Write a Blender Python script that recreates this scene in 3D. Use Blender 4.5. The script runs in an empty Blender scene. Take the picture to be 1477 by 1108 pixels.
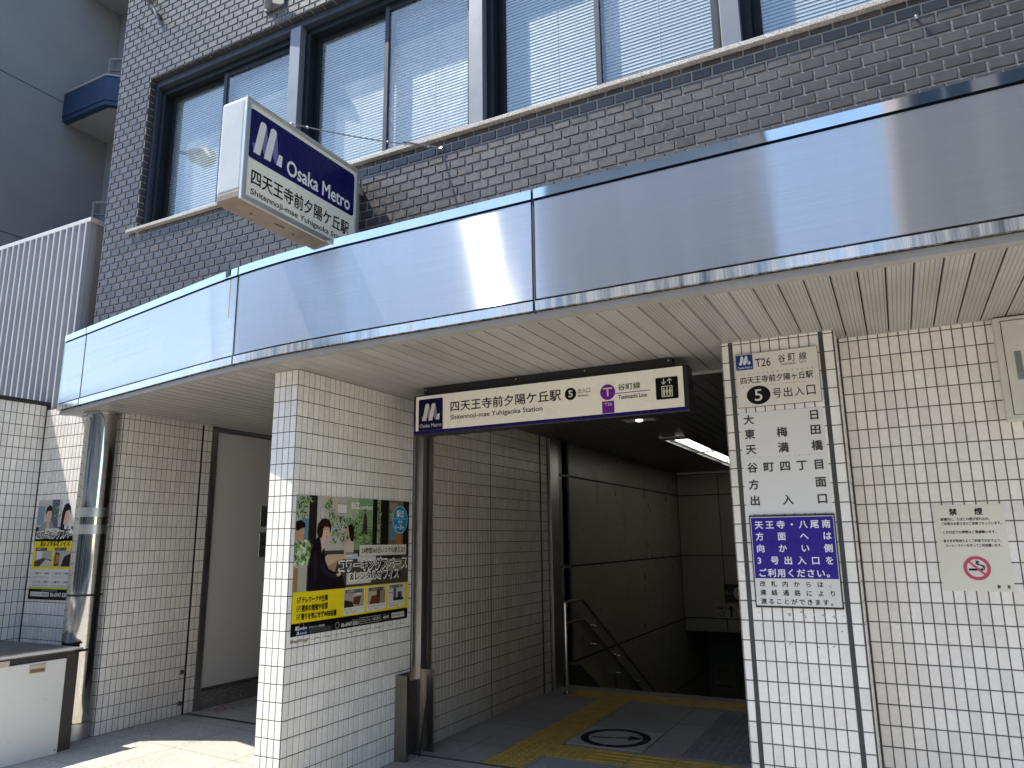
import bpy, bmesh, math, random
from mathutils import Vector, Matrix
random.seed(7)
S = bpy.context.scene
C = S.collection
RAD = math.radians

# ------------------------------------------------------------------ camera
cam_d = bpy.data.cameras.new('camera')
cam_d.sensor_width = 36.0
cam_d.lens = 36.0 * 1060.0 / 1477.0
cam_d.clip_start = 0.05
cam_d.clip_end = 2000
cam = bpy.data.objects.new('camera', cam_d)
C.objects.link(cam)
RX = Vector((0.88794966, 0.45977603, -0.01230447))
RY = Vector((-0.10591184, 0.17836414, -0.97824788))
RZ = Vector((-0.44758026, 0.86993806, 0.20707411))
m3 = Matrix((RX, -RY, -RZ)).transposed()
cam.matrix_world = Matrix.Translation((0, 0, 1.5)) @ m3.to_4x4()
S.camera = cam

# ------------------------------------------------------------------ light
SUN = Vector((-1.85, -1.0, 3.5)).normalized()      # towards the sun
W = bpy.data.worlds.new('World')
S.world = W
W.use_nodes = True
wn = W.node_tree.nodes
sky = wn.new('ShaderNodeTexSky')
sky.sky_type = 'NISHITA'
sky.sun_disc = False
sky.sun_elevation = math.asin(SUN.z)
sky.sun_rotation = math.atan2(SUN.x, SUN.y)
sky.air_density = 1.0
sky.dust_density = 0.3
sky.ozone_density = 1.6
bg = wn['Background']
bg.inputs[1].default_value = 0.15
W.node_tree.links.new(sky.outputs[0], bg.inputs[0])
sl = bpy.data.lights.new('sun', 'SUN')
sl.energy = 3.3
sl.angle = RAD(0.53)
sl.color = (1.0, 0.935, 0.83)
so = bpy.data.objects.new('sun', sl)
so.rotation_euler = (-SUN).to_track_quat('-Z', 'Y').to_euler()
so.location = (-20, -12, 30)
C.objects.link(so)
S.view_settings.view_transform = 'Standard'
S.view_settings.look = 'None'
S.view_settings.exposure = 1.35
S.view_settings.gamma = 1.0
S.cycles.max_bounces = 10
S.cycles.diffuse_bounces = 5
S.cycles.glossy_bounces = 5
S.cycles.transparent_max_bounces = 12
S.cycles.caustics_reflective = False
S.cycles.caustics_refractive = False
S.cycles.use_denoising = True

# ------------------------------------------------------------------ materials
def lin(c):
    return tuple((x / 12.92 if x <= 0.04045 else ((x + 0.055) / 1.055) ** 2.4) for x in c)
def hexc(h):
    return lin(tuple(int(h[i:i + 2], 16) / 255 for i in (0, 2, 4)))

def newmat(name):
    m = bpy.data.materials.new(name)
    m.use_nodes = True
    nt = m.node_tree
    return m, nt, nt.nodes['Principled BSDF'], nt.nodes['Material Output']

def link(nt, a, b): nt.links.new(a, b)

def noise(nt, scale, detail=4, vec=None, rough=0.55):
    n = nt.nodes.new('ShaderNodeTexNoise')
    n.inputs['Scale'].default_value = scale
    n.inputs['Detail'].default_value = detail
    n.inputs['Roughness'].default_value = rough
    if vec is None:
        g = nt.nodes.new('ShaderNodeNewGeometry')
        vec = g.outputs['Position']
    link(nt, vec, n.inputs['Vector'])
    return n

def ramp(nt, src, a, b, ca, cb):
    r = nt.nodes.new('ShaderNodeValToRGB')
    r.color_ramp.elements[0].position = a
    r.color_ramp.elements[1].position = b
    r.color_ramp.elements[0].color = (*ca, 1) if len(ca) == 3 else ca
    r.color_ramp.elements[1].color = (*cb, 1) if len(cb) == 3 else cb
    link(nt, src, r.inputs[0])
    return r

def mixc(nt, mode, fac, a, b):
    m = nt.nodes.new('ShaderNodeMix')
    m.data_type = 'RGBA'
    m.blend_type = mode
    for sock, v in ((m.inputs[0], fac), (m.inputs[6], a), (m.inputs[7], b)):
        if hasattr(v, 'is_linked'): link(nt, v, sock)
        elif isinstance(v, (int, float)): sock.default_value = v
        else: sock.default_value = (*v, 1)
    return m.outputs[2]

def maprange(nt, src, a, b, c, d):
    m = nt.nodes.new('ShaderNodeMapRange')
    for i, v in enumerate((a, b, c, d)): m.inputs[i + 1].default_value = v
    link(nt, src, m.inputs[0])
    return m.outputs[0]

def stretch(nt, sx, sy, sz):
    g = nt.nodes.new('ShaderNodeNewGeometry')
    mp = nt.nodes.new('ShaderNodeMapping')
    mp.inputs['Scale'].default_value = (sx, sy, sz)
    link(nt, g.outputs['Position'], mp.inputs[0])
    return mp.outputs[0]

def bump(nt, b, src, strength, dist=0.002):
    n = nt.nodes.new('ShaderNodeBump')
    n.inputs['Strength'].default_value = strength
    n.inputs['Distance'].default_value = dist
    link(nt, src, n.inputs['Height'])
    link(nt, n.outputs[0], b.inputs['Normal'])
    return n

MATS = {}
def plain(name, col, rough=0.5, metal=0.0, var=0.12, scale=6.0, bmp=0.0, bscale=120.0, spec=None, rvar=0.1):
    """solid colour with soft blotches of wear and uneven gloss"""
    if name in MATS: return MATS[name]
    m, nt, b, o = newmat(name)
    n = noise(nt, scale, 5)
    lo = tuple(c * (1 - var) for c in col); hi = tuple(min(1, c * (1 + var * 0.6)) for c in col)
    r = ramp(nt, n.outputs[0], 0.3, 0.7, lo, hi)
    link(nt, r.outputs[0], b.inputs['Base Color'])
    n2 = noise(nt, scale * 3.1, 3)
    link(nt, maprange(nt, n2.outputs[0], 0.3, 0.7, max(0.02, rough - rvar), rough + rvar), b.inputs['Roughness'])
    b.inputs['Metallic'].default_value = metal
    if spec is not None: b.inputs['Specular IOR Level'].default_value = spec
    if bmp:
        n3 = noise(nt, bscale, 3)
        bump(nt, b, n3.outputs[0], bmp)
    MATS[name] = m
    return m

def tile_mat(name, col, rough, var, dirt, grime=0.0, pale=0.0):
    m, nt, b, o = newmat(name)
    g = nt.nodes.new('ShaderNodeNewGeometry')
    rr = ramp(nt, g.outputs['Random Per Island'], 0.0, 1.0, tuple(c * (1 - var) for c in col), tuple(min(1, c * (1 + var)) for c in col))
    n = noise(nt, 1.3, 6)
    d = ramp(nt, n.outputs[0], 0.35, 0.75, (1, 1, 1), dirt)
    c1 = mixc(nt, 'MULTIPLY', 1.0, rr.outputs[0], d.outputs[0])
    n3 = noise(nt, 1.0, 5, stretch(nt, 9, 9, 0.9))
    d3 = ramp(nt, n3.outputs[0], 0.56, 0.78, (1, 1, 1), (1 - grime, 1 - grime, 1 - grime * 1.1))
    c2 = mixc(nt, 'MULTIPLY', 1.0, c1, d3.outputs[0])
    if pale:                                   # whitish lime runs
        n6 = noise(nt, 1.0, 5, stretch(nt, 7, 7, 0.8), 0.7)
        k6 = ramp(nt, n6.outputs[0], 0.62, 0.80, (0, 0, 0), (pale, pale, pale))
        c2 = mixc(nt, 'MIX', k6.outputs[0], c2, (0.30, 0.285, 0.265))
    link(nt, c2, b.inputs['Base Color'])
    n2 = noise(nt, 30, 3)
    link(nt, maprange(nt, n2.outputs[0], 0.3, 0.7, rough - 0.06, rough + 0.12), b.inputs['Roughness'])
    n4 = noise(nt, 55, 2)
    bump(nt, b, n4.outputs[0], 0.12, 0.0015)
    return m

M_TILE = tile_mat('white_glazed_tile', (0.86, 0.835, 0.785), 0.22, 0.07, (0.90, 0.875, 0.83), 0.10)
M_TILE_IN = tile_mat('shaded_passage_tile', (0.68, 0.635, 0.56), 0.3, 0.06, (0.85, 0.80, 0.72), 0.22)  # white tile again, with the passage shade put into its colour
M_BRICK = tile_mat('dark_glazed_brick', (0.056, 0.051, 0.050), 0.40, 0.30, (0.80, 0.78, 0.77), 0.0, 0.35)
M_BRICK.node_tree.nodes['Principled BSDF'].inputs['Specular IOR Level'].default_value = 0.65
M_BRICKDK = plain('shaded_reveal_brick', (0.05, 0.05, 0.055), 0.4)
M_GROUT = plain('dark_grout', (0.095, 0.088, 0.08), 0.9, var=0.3, scale=14)
M_BGROUT = plain('pale_mortar', (0.37, 0.35, 0.325), 0.92, var=0.2, scale=20, bmp=0.4, bscale=260)
M_BLACK = plain('black_gap', (0.012, 0.012, 0.013), 0.7)
M_DARK = plain('dark_sealant', (0.05, 0.055, 0.052), 0.7)
M_CONC = plain('grey_concrete', (0.33, 0.32, 0.31), 0.85, var=0.2, bmp=0.3)

def steel(name, col, r, aniso, rot, warp=0.0, streak=0.0, wscale=(1.2, 1.2, 0.25)):
    m, nt, b, o = newmat(name)
    b.inputs['Metallic'].default_value = 1.0
    n = noise(nt, 1.0, 4, stretch(nt, 0.9, 0.9, 160) if aniso else stretch(nt, 6, 6, 6))
    cc = ramp(nt, n.outputs[0], 0.3, 0.7, tuple(c * 0.93 for c in col), tuple(min(1, c * 1.04) for c in col))
    out = cc.outputs[0]
    if streak:
        n5 = noise(nt, 1.0, 5, stretch(nt, 26, 26, 1.2), 0.7)
        d5 = ramp(nt, n5.outputs[0], 0.5, 0.8, (1, 1, 1), (1 - streak, 1 - streak, 1 - streak * 0.95))
        out = mixc(nt, 'MULTIPLY', 1.0, out, d5.outputs[0])
    link(nt, out, b.inputs['Base Color'])
    n2 = noise(nt, 1.0, 4, stretch(nt, 3, 3, 500) if aniso else stretch(nt, 18, 18, 2.0))
    link(nt, maprange(nt, n2.outputs[0], 0.25, 0.75, max(0.02, r * (0.95 if aniso else 0.82)), r * (1.05 if aniso else 1.2)), b.inputs['Roughness'])
    if aniso:
        b.inputs['Anisotropic'].default_value = aniso
        b.inputs['Anisotropic Rotation'].default_value = rot
        t = nt.nodes.new('ShaderNodeCombineXYZ')                 # the grain runs level, so the gloss spreads up and down
        t.inputs[2].default_value = 1.0
        link(nt, t.outputs[0], b.inputs['Tangent'])
    if warp:
        n3 = noise(nt, 1.0, 2, stretch(nt, *wscale))
        bump(nt, b, n3.outputs[0], warp, 0.02)
    return m

M_FASCIA = steel('brushed_steel', (0.51, 0.515, 0.52), 0.205, 0.965, 0.0, warp=0.16, streak=0.05, wscale=(1.8, 1.8, 0.12))
def brushed(m, rough, an, dirt):
    nt = m.node_tree; b = nt.nodes['Principled BSDF']; o = nt.nodes['Material Output']
    col = b.inputs['Base Color'].links[0].from_socket
    g = nt.nodes.new('ShaderNodeBsdfAnisotropic'); g.distribution = 'GGX'
    g.inputs['Roughness'].default_value = rough; g.inputs['Anisotropy'].default_value = an
    link(nt, col, g.inputs['Color'])
    link(nt, b.inputs['Tangent'].links[0].from_socket, g.inputs['Tangent'])
    link(nt, b.inputs['Normal'].links[0].from_socket, g.inputs['Normal'])
    d = nt.nodes.new('ShaderNodeBsdfDiffuse'); d.inputs[0].default_value = (.36, .365, .37, 1)     # weathered film on the steel
    mx = nt.nodes.new('ShaderNodeMixShader'); mx.inputs[0].default_value = dirt
    link(nt, g.outputs[0], mx.inputs[1]); link(nt, d.outputs[0], mx.inputs[2]); link(nt, mx.outputs[0], o.inputs[0])
brushed(M_FASCIA, 0.17, -0.86, 0.2)
M_MIRROR = steel('polished_steel', (0.62, 0.625, 0.63), 0.045, 0, 0, warp=0.05, wscale=(3, 3, 1))
M_MIRROR2 = steel('stained_polished_steel', (0.50, 0.49, 0.47), 0.16, 0, 0, warp=0.05, streak=0.3, wscale=(3, 3, 1))
_nt = M_MIRROR2.node_tree; _b = _nt.nodes['Principled BSDF']
_n = noise(_nt, 1.0, 5, stretch(_nt, 22, 22, .8), .7); link(_nt, maprange(_nt, _n.outputs[0], .38, .62, 0.35, 1.0), _b.inputs['Metallic'])
M_COLUMN = steel('column_steel', (0.62, 0.60, 0.56), 0.06, 0, 0, warp=0.05, streak=0.12, wscale=(2.5, 2.5, 0.8))
M_COLBAND = steel('matt_steel_band', (0.62, 0.62, 0.60), 0.33, 0, 0)
M_STEEL = steel('satin_steel', (0.60, 0.575, 0.54), 0.36, 0, 0, streak=0.15)
M_GUARD = steel('dull_dark_steel', (0.30, 0.275, 0.245), 0.34, 0, 0, streak=0.3)
M_RAIL = steel('rail_steel', (0.7, 0.69, 0.66), 0.18, 0, 0)

M_NAVY = plain('navy_frame_and_shade', (0.010, 0.014, 0.020), 0.5, spec=0.25, var=0.15, scale=3)  # near-black navy, with the shade of jambs and lintel put into it
M_NAVYL = plain('grey_blue_window_flange', (0.04, 0.052, 0.068), 0.5, spec=0.3, var=0.1, scale=3)
M_MULL = plain('silver_blue_mullion', (0.20, 0.215, 0.235), 0.4, metal=0.3, var=0.05, scale=3, rvar=0.03)
M_ROOM = plain('dim_room', (0.16, 0.18, 0.2), 0.9)
M_BLIND = plain('blind_slat', (0.82, 0.87, 0.85), 0.5, var=0.05)
M_STUCCO = plain('grey_stucco', (0.235, 0.24, 0.245), 0.92, var=0.07, scale=1.2, bmp=0.5, bscale=70)
M_STUCCO2 = plain('pale_grey_render', (0.27, 0.28, 0.285), 0.9, var=0.06, scale=1.2, bmp=0.3, bscale=70)
M_BLUE = plain('blue_balcony_paint', (0.010, 0.032, 0.085), 0.45, var=0.12)
M_WHITEMETAL = plain('ribbed_white_metal', (0.38, 0.39, 0.41), 0.55, var=0.05, scale=4, bmp=0.8, bscale=220)
M_CAPMETAL = plain('pale_capping_metal', (0.55, 0.545, 0.52), 0.5, var=0.08)
M_RETMETAL = plain('grey_return_metal', (0.30, 0.29, 0.27), 0.55, var=0.1)
M_ALU = plain('sign_aluminium', (0.50, 0.50, 0.48), 0.38, metal=0.7, var=0.1, scale=5)
M_SIGNBOX = plain('pale_sign_housing', (0.44, 0.475, 0.49), 0.42, var=0.06, scale=4)
M_SIGNBEIGE = plain('weathered_sign_base', (0.22, 0.175, 0.125), 0.5, var=0.2, scale=7)
M_BLKMETAL = plain('black_frame_metal', (0.012, 0.012, 0.014), 0.4)
M_WHITEDOOR = plain('white_door', (0.66, 0.65, 0.63), 0.4, var=0.03, scale=1.5)
M_CAB = plain('cream_cabinet_door', (0.70, 0.70, 0.66), 0.35, var=0.04, scale=3)
M_CABDK = plain('brown_cabinet_body', (0.045, 0.038, 0.035), 0.5)
M_CABTOP = plain('worn_cabinet_top', (0.07, 0.068, 0.072), 0.45, var=0.35, scale=4)
M_BEIGE = plain('beige_plastic', (0.55, 0.49, 0.37), 0.5)
M_YEL = plain('yellow_tactile_tile', (0.62, 0.41, 0.09), 0.5, var=0.22, scale=9)
M_GREYT = plain('grey_tactile_tile', (0.24, 0.235, 0.23), 0.75, var=0.15)
M_ELBOX = plain('cream_steel_box', (0.62, 0.595, 0.53), 0.42, var=0.08, scale=8)
M_GREYH = plain('grey_latch', (0.22, 0.24, 0.24), 0.4)
M_PANEL = plain('beige_wall_panel', (0.28, 0.268, 0.215), 0.36, var=0.06, scale=1.5)
M_STRINGER = plain('dark_stair_stringer', (0.05, 0.05, 0.05), 0.6)
M_STAIR = plain('grey_stair_stone', (0.22, 0.215, 0.21), 0.75, var=0.15)
M_LAMPGREY = plain('shaded_lamp_grey', (0.06, 0.06, 0.055), 0.6)  # grey darkened so the lamp looks shaded against the mirrored sky
M_RUST = plain('rusty_iron', (0.16, 0.06, 0.03), 0.75, var=0.4, scale=40)
M_PIPE = plain('grey_conduit', (0.20, 0.20, 0.20), 0.5)
M_ASPH = plain('asphalt', (0.055, 0.055, 0.057), 0.9, var=0.25, scale=3, bmp=0.6, bscale=180)
M_WPAINT = plain('white_road_paint', (0.7, 0.7, 0.68), 0.7)

def granite(name, a, b_, sc=260):
    m, nt, b, o = newmat(name)
    n = noise(nt, sc, 2)
    r = ramp(nt, n.outputs[0], 0.42, 0.58, a, b_)
    n2 = noise(nt, 3, 4)
    d = ramp(nt, n2.outputs[0], 0.35, 0.7, (1, 1, 1), (0.75, 0.72, 0.68))
    link(nt, mixc(nt, 'MULTIPLY', 1.0, r.outputs[0], d.outputs[0]), b.inputs['Base Color'])
    b.inputs['Roughness'].default_value = 0.6
    return m
M_SILL = granite('granite_sill', (0.30, 0.28, 0.25), (0.62, 0.59, 0.55), 150)
M_STEP = granite('granite_step', (0.10, 0.10, 0.10), (0.34, 0.33, 0.31), 120)

def paving(name, col, joint, size, off=(0, 0), jw=0.006, spot=0.72):
    m, nt, b, o = newmat(name)
    g = nt.nodes.new('ShaderNodeNewGeometry')
    sp = nt.nodes.new('ShaderNodeSeparateXYZ'); link(nt, g.outputs['Position'], sp.inputs[0])
    masks = []
    for i, ax in enumerate('XY'):
        a = nt.nodes.new('ShaderNodeMath'); a.operation = 'ADD'; a.inputs[1].default_value = 1000 * size + off[i]
        link(nt, sp.outputs[ax], a.inputs[0])
        md = nt.nodes.new('ShaderNodeMath'); md.operation = 'MODULO'; md.inputs[1].default_value = size
        link(nt, a.outputs[0], md.inputs[0])
        lt = nt.nodes.new('ShaderNodeMath'); lt.operation = 'LESS_THAN'; lt.inputs[1].default_value = jw
        link(nt, md.outputs[0], lt.inputs[0])
        masks.append(lt.outputs[0])
    mx = nt.nodes.new('ShaderNodeMath'); mx.operation = 'MAXIMUM'
    link(nt, masks[0], mx.inputs[0]); link(nt, masks[1], mx.inputs[1])
    n = noise(nt, 2.2, 6); n2 = noise(nt, 55, 3)
    base = ramp(nt, n.outputs[0], 0.3, 0.7, tuple(c * 0.84 for c in col), tuple(c * 1.08 for c in col))
    sp2 = ramp(nt, n2.outputs[0], 0.35, 0.62, (spot, spot, spot), (1, 1, 1))
    c1 = mixc(nt, 'MULTIPLY', 1.0, base.outputs[0], sp2.outputs[0])
    n4 = noise(nt, 14, 2)
    st = ramp(nt, n4.outputs[0], 0.68, 0.74, (1, 1, 1), (0.7, 0.66, 0.62))
    c1 = mixc(nt, 'MULTIPLY', 1.0, c1, st.outputs[0])
    c2 = mixc(nt, 'MIX', mx.outputs[0], c1, joint)
    link(nt, c2, b.inputs['Base Color'])
    b.inputs['Roughness'].default_value = 0.8
    inv = nt.nodes.new('ShaderNodeMath'); inv.operation = 'SUBTRACT'; inv.inputs[0].default_value = 1.0
    link(nt, mx.outputs[0], inv.inputs[1])
    ad = nt.nodes.new('ShaderNodeMath'); ad.operation = 'MULTIPLY_ADD'; ad.inputs[1].default_value = 0.25
    link(nt, n2.outputs[0], ad.inputs[0]); link(nt, inv.outputs[0], ad.inputs[2])
    bump(nt, b, ad.outputs[0], 0.5, 0.003)
    return m
M_PAVE = paving('beige_paving', (0.52, 0.485, 0.425), (0.16, 0.15, 0.14), 0.6, (0.1, 0.18))
M_FLOOR = paving('grey_floor_tile', (0.42, 0.405, 0.385), (0.10, 0.10, 0.10), 0.6, (0.0, 0.2))

def soffit_mat(name, col, holes):
    m, nt, b, o = newmat(name)
    g = nt.nodes.new('ShaderNodeNewGeometry')
    rr = ramp(nt, g.outputs['Random Per Island'], 0, 1, tuple(c * 0.92 for c in col), tuple(c * 1.05 for c in col))
    n = noise(nt, 1.0, 6, stretch(nt, 5, 1.2, 1), 0.65)
    d = ramp(nt, n.outputs[0], 0.45, 0.8, (1, 1, 1), (0.68, 0.66, 0.62))
    c = mixc(nt, 'MULTIPLY', 1.0, rr.outputs[0], d.outputs[0])
    if holes:
        sp = nt.nodes.new('ShaderNodeSeparateXYZ'); link(nt, g.outputs['Position'], sp.inputs[0])
        ds = []
        for ax, per in (('X', 0.0176), ('Y', 0.0106)):
            a = nt.nodes.new('ShaderNodeMath'); a.operation = 'ADD'; a.inputs[1].default_value = 106.0
            link(nt, sp.outputs[ax], a.inputs[0])
            md = nt.nodes.new('ShaderNodeMath'); md.operation = 'MODULO'; md.inputs[1].default_value = per
            link(nt, a.outputs[0], md.inputs[0])
            s2 = nt.nodes.new('ShaderNodeMath'); s2.operation = 'SUBTRACT'; s2.inputs[1].default_value = per / 2
            link(nt, md.outputs[0], s2.inputs[0])
            p = nt.nodes.new('ShaderNodeMath'); p.operation = 'POWER'; p.inputs[1].default_value = 2
            ab = nt.nodes.new('ShaderNodeMath'); ab.operation = 'ABSOLUTE'
            link(nt, s2.outputs[0], ab.inputs[0]); link(nt, ab.outputs[0], p.inputs[0])
            ds.append(p.outputs[0])
        ad = nt.nodes.new('ShaderNodeMath'); ad.operation = 'ADD'
        link(nt, ds[0], ad.inputs[0]); link(nt, ds[1], ad.inputs[1])
        lt = nt.nodes.new('ShaderNodeMath'); lt.operation = 'LESS_THAN'; lt.inputs[1].default_value = 0.0029 ** 2
        link(nt, ad.outputs[0], lt.inputs[0])
        c = mixc(nt, 'MIX', lt.outputs[0], c, (0.05, 0.05, 0.048))
    link(nt, c, b.inputs['Base Color'])
    b.inputs['Roughness'].default_value = 0.42
    return m
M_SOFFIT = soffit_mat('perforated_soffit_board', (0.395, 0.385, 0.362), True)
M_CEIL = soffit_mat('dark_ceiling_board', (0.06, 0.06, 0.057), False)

def glass_mat(name, frost):
    m, nt, b, o = newmat(name)
    nt.nodes.remove(b)
    tr = nt.nodes.new('ShaderNodeBsdfTransparent'); tr.inputs[0].default_value = (0.93, 0.98, 0.985, 1)
    gl = nt.nodes.new('ShaderNodeBsdfGlossy'); gl.inputs['Roughness'].default_value = 0.015
    gl.inputs[0].default_value = (0.92, 0.97, 1, 1)
    df = nt.nodes.new('ShaderNodeBsdfDiffuse'); df.inputs[0].default_value = (0.62, 0.71, 0.74, 1)
    fr = nt.nodes.new('ShaderNodeFresnel'); fr.inputs[0].default_value = 1.6
    # diagonal wire mesh
    g = nt.nodes.new('ShaderNodeNewGeometry')
    sp = nt.nodes.new('ShaderNodeSeparateXYZ'); link(nt, g.outputs['Position'], sp.inputs[0])
    outs = []
    for sgn in (1, -1):
        a = nt.nodes.new('ShaderNodeMath'); a.operation = 'MULTIPLY_ADD'; a.inputs[1].default_value = sgn; 
        link(nt, sp.outputs['X'], a.inputs[0]); link(nt, sp.outputs['Z'], a.inputs[2])
        a2 = nt.nodes.new('ShaderNodeMath'); a2.operation = 'ADD'; a2.inputs[1].default_value = 50
        link(nt, a.outputs[0], a2.inputs[0])
        md = nt.nodes.new('ShaderNodeMath'); md.operation = 'MODULO'; md.inputs[1].default_value = 0.028
        link(nt, a2.outputs[0], md.inputs[0])
        lt = nt.nodes.new('ShaderNodeMath'); lt.operation = 'LESS_THAN'; lt.inputs[1].default_value = 0.0028
        link(nt, md.outputs[0], lt.inputs[0]); outs.append(lt.outputs[0])
    mx = nt.nodes.new('ShaderNodeMath'); mx.operation = 'MAXIMUM'
    link(nt, outs[0], mx.inputs[0]); link(nt, outs[1], mx.inputs[1])
    n1 = noise(nt, 1.4, 3)
    n = noise(nt, 110, 3)
    f0 = maprange(nt, n1.outputs[0], 0.35, 0.7, 0.10, 0.28)
    f1 = nt.nodes.new('ShaderNodeMath'); f1.operation = 'MULTIPLY_ADD'; f1.inputs[1].default_value = 0.13
    link(nt, mx.outputs[0], f1.inputs[0]); link(nt, f0, f1.inputs[2])
    f2 = nt.nodes.new('ShaderNodeMath'); f2.operation = 'MULTIPLY'; link(nt, f1.outputs[0], f2.inputs[0]); link(nt, maprange(nt, n.outputs[0], .35, .65, .45 * frost, 1.6 * frost), f2.inputs[1])
    m1 = nt.nodes.new('ShaderNodeMixShader'); link(nt, f2.outputs[0], m1.inputs[0])
    link(nt, tr.outputs[0], m1.inputs[1]); link(nt, df.outputs[0], m1.inputs[2])
    m2 = nt.nodes.new('ShaderNodeMixShader'); link(nt, maprange(nt, fr.outputs[0], 0, 1, 0.10, 0.55), m2.inputs[0])
    link(nt, m1.outputs[0], m2.inputs[1]); link(nt, gl.outputs[0], m2.inputs[2])
    bp = nt.nodes.new('ShaderNodeBump'); bp.inputs['Strength'].default_value = 0.02; bp.inputs['Distance'].default_value = 0.01
    n3 = noise(nt, 2.5, 2); link(nt, n3.outputs[0], bp.inputs['Height'])
    link(nt, bp.outputs[0], gl.inputs['Normal'])
    link(nt, m2.outputs[0], o.inputs[0])
    return m
M_GLASS = glass_mat('wired_frosted_glass', 1.0)
M_GLASS2 = glass_mat('wired_clear_glass', 0.35)

def film_mat():
    m, nt, b, o = newmat('translucent_film')
    b.inputs['Base Color'].default_value = (0.84, 0.83, 0.79, 1)
    b.inputs['Roughness'].default_value = 0.35
    tr = nt.nodes.new('ShaderNodeBsdfTransparent')
    mx = nt.nodes.new('ShaderNodeMixShader'); mx.inputs[0].default_value = 0.78
    link(nt, tr.outputs[0], mx.inputs[1]); link(nt, b.outputs[0], mx.inputs[2]); link(nt, mx.outputs[0], o.inputs[0])
    return m
M_FILM = film_mat()

def lampm(name, col, s):
    m, nt, b, o = newmat(name)
    b.inputs['Base Color'].default_value = (*col, 1)
    b.inputs['Emission Color'].default_value = (*col, 1)
    b.inputs['Emission Strength'].default_value = s
    return m
M_LAMP = lampm('lit_tube', (1.0, 0.98, 0.92), 1.6)
def backlit(name, h, s):
    m = plain(name, hexc(h), 0.28, var=0.04, scale=2)
    b = m.node_tree.nodes['Principled BSDF']
    b.inputs['Emission Color'].default_value = (*hexc(h), 1); b.inputs['Emission Strength'].default_value = s
    return m
M_SIGNLIT = backlit('backlit_sign_face', 'd2d2c2', 0.03)
M_HANGLIT = backlit('backlit_hanging_face', 'd9d4c4', 0.06)

def ink(h, rough=0.42):
    k = 'ink_' + h
    if k in MATS: return MATS[k]
    return plain(k, hexc(h), rough, var=0.04, scale=5, spec=0.12)

# ------------------------------------------------------------------ mesh builder
class Fr:
    """a flat working frame: point = O + u*U + v*V + h*N"""
    def __init__(s, O, U, V):
        s.O, s.U, s.V = Vector(O), Vector(U), Vector(V); s.N = s.U.cross(s.V)
    def __call__(s, u, v, h=0.0): return s.O + s.U * u + s.V * v + s.N * h
def front(x, y, z): return Fr((x, y, z), (1, 0, 0), (0, 0, 1))       # faces the street
def side(x, y, z): return Fr((x, y, z), (0, 1, 0), (0, 0, 1))        # faces +x
def sideL(x, y, z): return Fr((x, y, z), (0, -1, 0), (0, 0, 1))      # faces -x
def flat(x, y, z): return Fr((x, y, z), (1, 0, 0), (0, 1, 0))        # lies on the floor

TXT = {}
def glyphs(s, bold):
    k = (s, bold)
    if k not in TXT:
        c = bpy.data.curves.new('t', 'FONT'); c.body = s; c.resolution_u = 3; c.offset = bold; c.size = 1
        o = bpy.data.objects.new('t', c); C.objects.link(o)
        dg = bpy.context.evaluated_depsgraph_get()
        m = o.evaluated_get(dg).to_mesh()
        vs = [(v.co.x, v.co.y) for v in m.vertices]; fs = [tuple(p.vertices) for p in m.polygons]
        o.evaluated_get(dg).to_mesh_clear()
        bpy.data.objects.remove(o); bpy.data.curves.remove(c)
        TXT[k] = (vs, fs)
    return TXT[k]

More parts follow.
